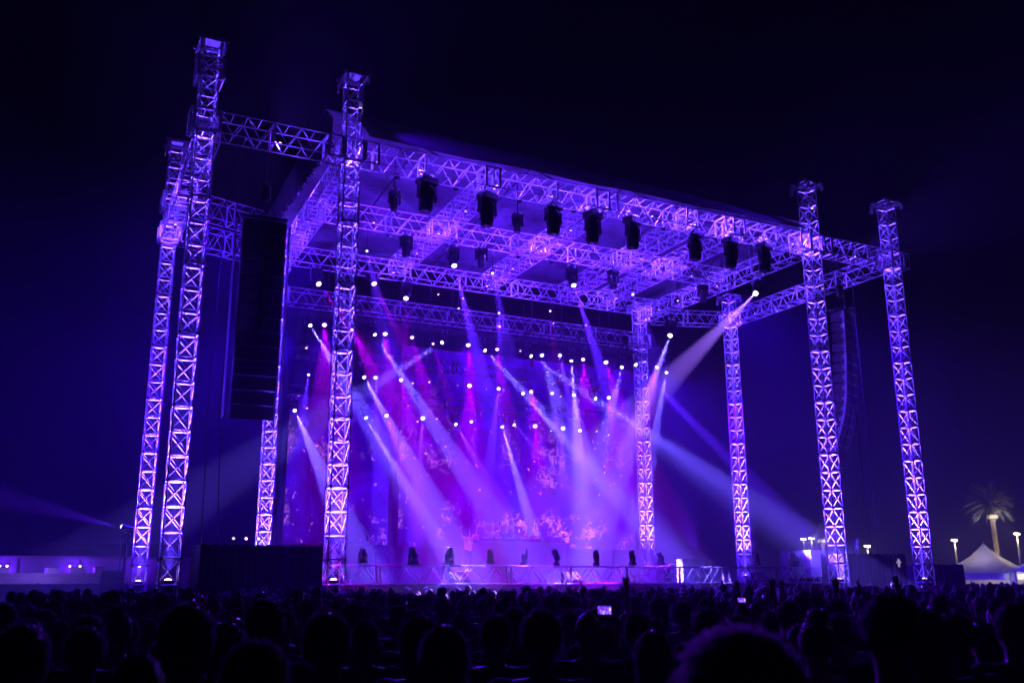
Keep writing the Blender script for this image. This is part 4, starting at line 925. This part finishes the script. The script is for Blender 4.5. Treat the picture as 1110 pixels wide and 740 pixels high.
# the packed crowd
cand = []; y = -30.0
while y < 9:
    x = -24.0
    while x < 44:
        px, py = x+random.uniform(-.22,.22), y+random.uniform(-.22,.22); x += .66
        if py > -1.7 and px < 20.5: continue
        dx, dy = px-cam_.x, py-cam_.y; a = math.atan2(dx,dy); d = math.hypot(dx,dy)
        if not (-.12 < a < 1.07) or d < 4.6: continue
        if d < 6.4 and abs(a-.55) < .13: continue
        if d < 7.6 and abs(a-.549) < .055: continue
        cand.append((d,px,py))
    y += .62
cand.sort(); nI = 300-len(NEAR)-2-3; k = 0; rest = []
BANDS = [(8.0,'spectators in the rows just past the nearest heads','dark spectator a few rows ahead of the camera, seen from behind in the packed crowd'),(12.0,'spectators in the middle of the crowd','small dark head and shoulders of a spectator in the middle of the packed crowd'),(99,'spectators deeper in the crowd','tiny dark head of a spectator deep in the crowd towards the stage')]
nn = {'one': 0, 'up': 0}
for d, px, py in cand:
    if not free(px, py, .5): continue
    if k < nI:
        used.append((px,py)); k += 1; r = random.random(); pose = 'down' if r < .6 else 'clap' if r < .99 else 'one' if r < .997 else 'up'
        if d < 8: pose = 'down' if r < .7 else 'clap'
        zt = random.gauss(1.64,.07); zt = min(zt,1.79 if d > 7 else 1.70)
        hair = (random.choice(['short','short','short','long','bun']), random.choice([0,0,1,1,2])); b = next(b for b in BANDS if d < b[0]); lab = b[2]; g = b[1]
        if pose in nn: nn[pose] += 1; lab = f'{ORD[nn[pose]]} nearest mid-crowd spectator raising '+('one arm' if pose == 'one' else 'both arms'); g = 'spectators with raised arms'
        person((px,py,0), zt, stage_dir(px,py)+random.gauss(0,.25), pose, random.randrange(3), random.randrange(24), hair, lab, g)
    else: rest.append((px,py))
m = MB(); rd = random.Random(4)
for px, py in rest:
    if not -45 < px < 45: continue
    s = min(1.8,rd.gauss(1.61,.075))/1.76; a = stage_dir(px,py)+rd.gauss(0,.3); R_ = Matrix.Rotation(a,3,'Z'); mm = MB()
    for z0, z1, r0, r1 in ((.85,1.32,.15,.19),(1.32,1.46,.19,.06)):
        n = 8; vs = []
        for z, r in ((z0,r0),(z1,r1)):
            for i in range(n): t_ = 2*math.pi*i/n; vs.append((r*1.15*math.cos(t_),r*.62*math.sin(t_),z))
        mm.add(vs,[(i,(i+1) % n,n+(i+1) % n,n+i) for i in range(n)])
    for sx in (-1,1): mm.tube((sx*.09,0,0),(sx*.09,0,.9),.07,6,.10); mm.ball((sx*.17,0,1.39),.07,6,4)
    mm.tube((0,0,1.42),(0,.01,1.58),.055,6); mm.ball((0,.005,1.648),(.083+.012*rd.random(),.103,.112),9,7)
    up = rd.random()
    for sx in (-1,1):
        if up < .003 or (up < .010 and sx > 0): e_ = (sx*(.26+.06*rd.random()),.06,1.62); w_ = (sx*.26,.1+.08*rd.random(),1.86+.08*rd.random())
        else: e_ = (sx*.24,.0,1.14); w_ = (sx*.2,.16,1.02+.2*rd.random())
        mm.tube((sx*.19,0,1.4),e_,.055,6,.045); mm.tube(e_,w_,.045,6,.03); mm.ball(w_,(.035,.03,.05),6,4)
    m.add([R_ @ (V(p)*s)+V((px,py,0)) for p in mm.v], mm.f)
CR = mat('crowd_clothing', (.02,.018,.02), .85, noise=(.08,.06,.06), scale=2.2)
tag(ob('crowd', m.mesh('crowd', CR, True)), 'far packed crowd of dark heads in front of the stage', None, None, 'stuff')
# ------------------------------------------------------------------ camera and render
cd = bpy.data.cameras.new('camera'); co = bpy.data.objects.new('camera', cd); C.objects.link(co); SC.camera = co
pit, yaw, rol = .2463, .4679, -.0034
fw = V((math.sin(yaw)*math.cos(pit), math.cos(yaw)*math.cos(pit), math.sin(pit))); rt = V((math.cos(yaw),-math.sin(yaw),0)); upv = rt.cross(fw)
r2 = rt*math.cos(rol)+upv*math.sin(rol); u2 = -rt*math.sin(rol)+upv*math.cos(rol)
M4 = Matrix((( r2.x,u2.x,-fw.x,-20.878),(r2.y,u2.y,-fw.y,-31.789),(r2.z,u2.z,-fw.z,1.85),(0,0,0,1))); co.matrix_world = M4
cd.sensor_width = 36; cd.lens = 1037.33/1110*36; cd.clip_start = .1; cd.clip_end = 3000
cd.dof.use_dof = True; cd.dof.focus_distance = 34; cd.dof.aperture_fstop = 2.8
SC.render.engine = 'CYCLES'; cy = SC.cycles
cy.use_denoising = True; cy.denoiser = 'OPENIMAGEDENOISE'; cy.denoising_input_passes = 'RGB_ALBEDO_NORMAL'
cy.max_bounces = 4; cy.diffuse_bounces = 2; cy.glossy_bounces = 2; cy.transmission_bounces = 2; cy.volume_bounces = 0; cy.transparent_max_bounces = 4
cy.use_light_tree = True; cy.sample_clamp_indirect = 0; cy.sample_clamp_direct = 0; cy.caustics_reflective = False; cy.caustics_refractive = False
cy.use_adaptive_sampling = False
vs = SC.view_settings; vs.view_transform = 'Standard'; vs.look = 'None'; vs.exposure = 0; vs.gamma = 1; vs.use_curve_mapping = False
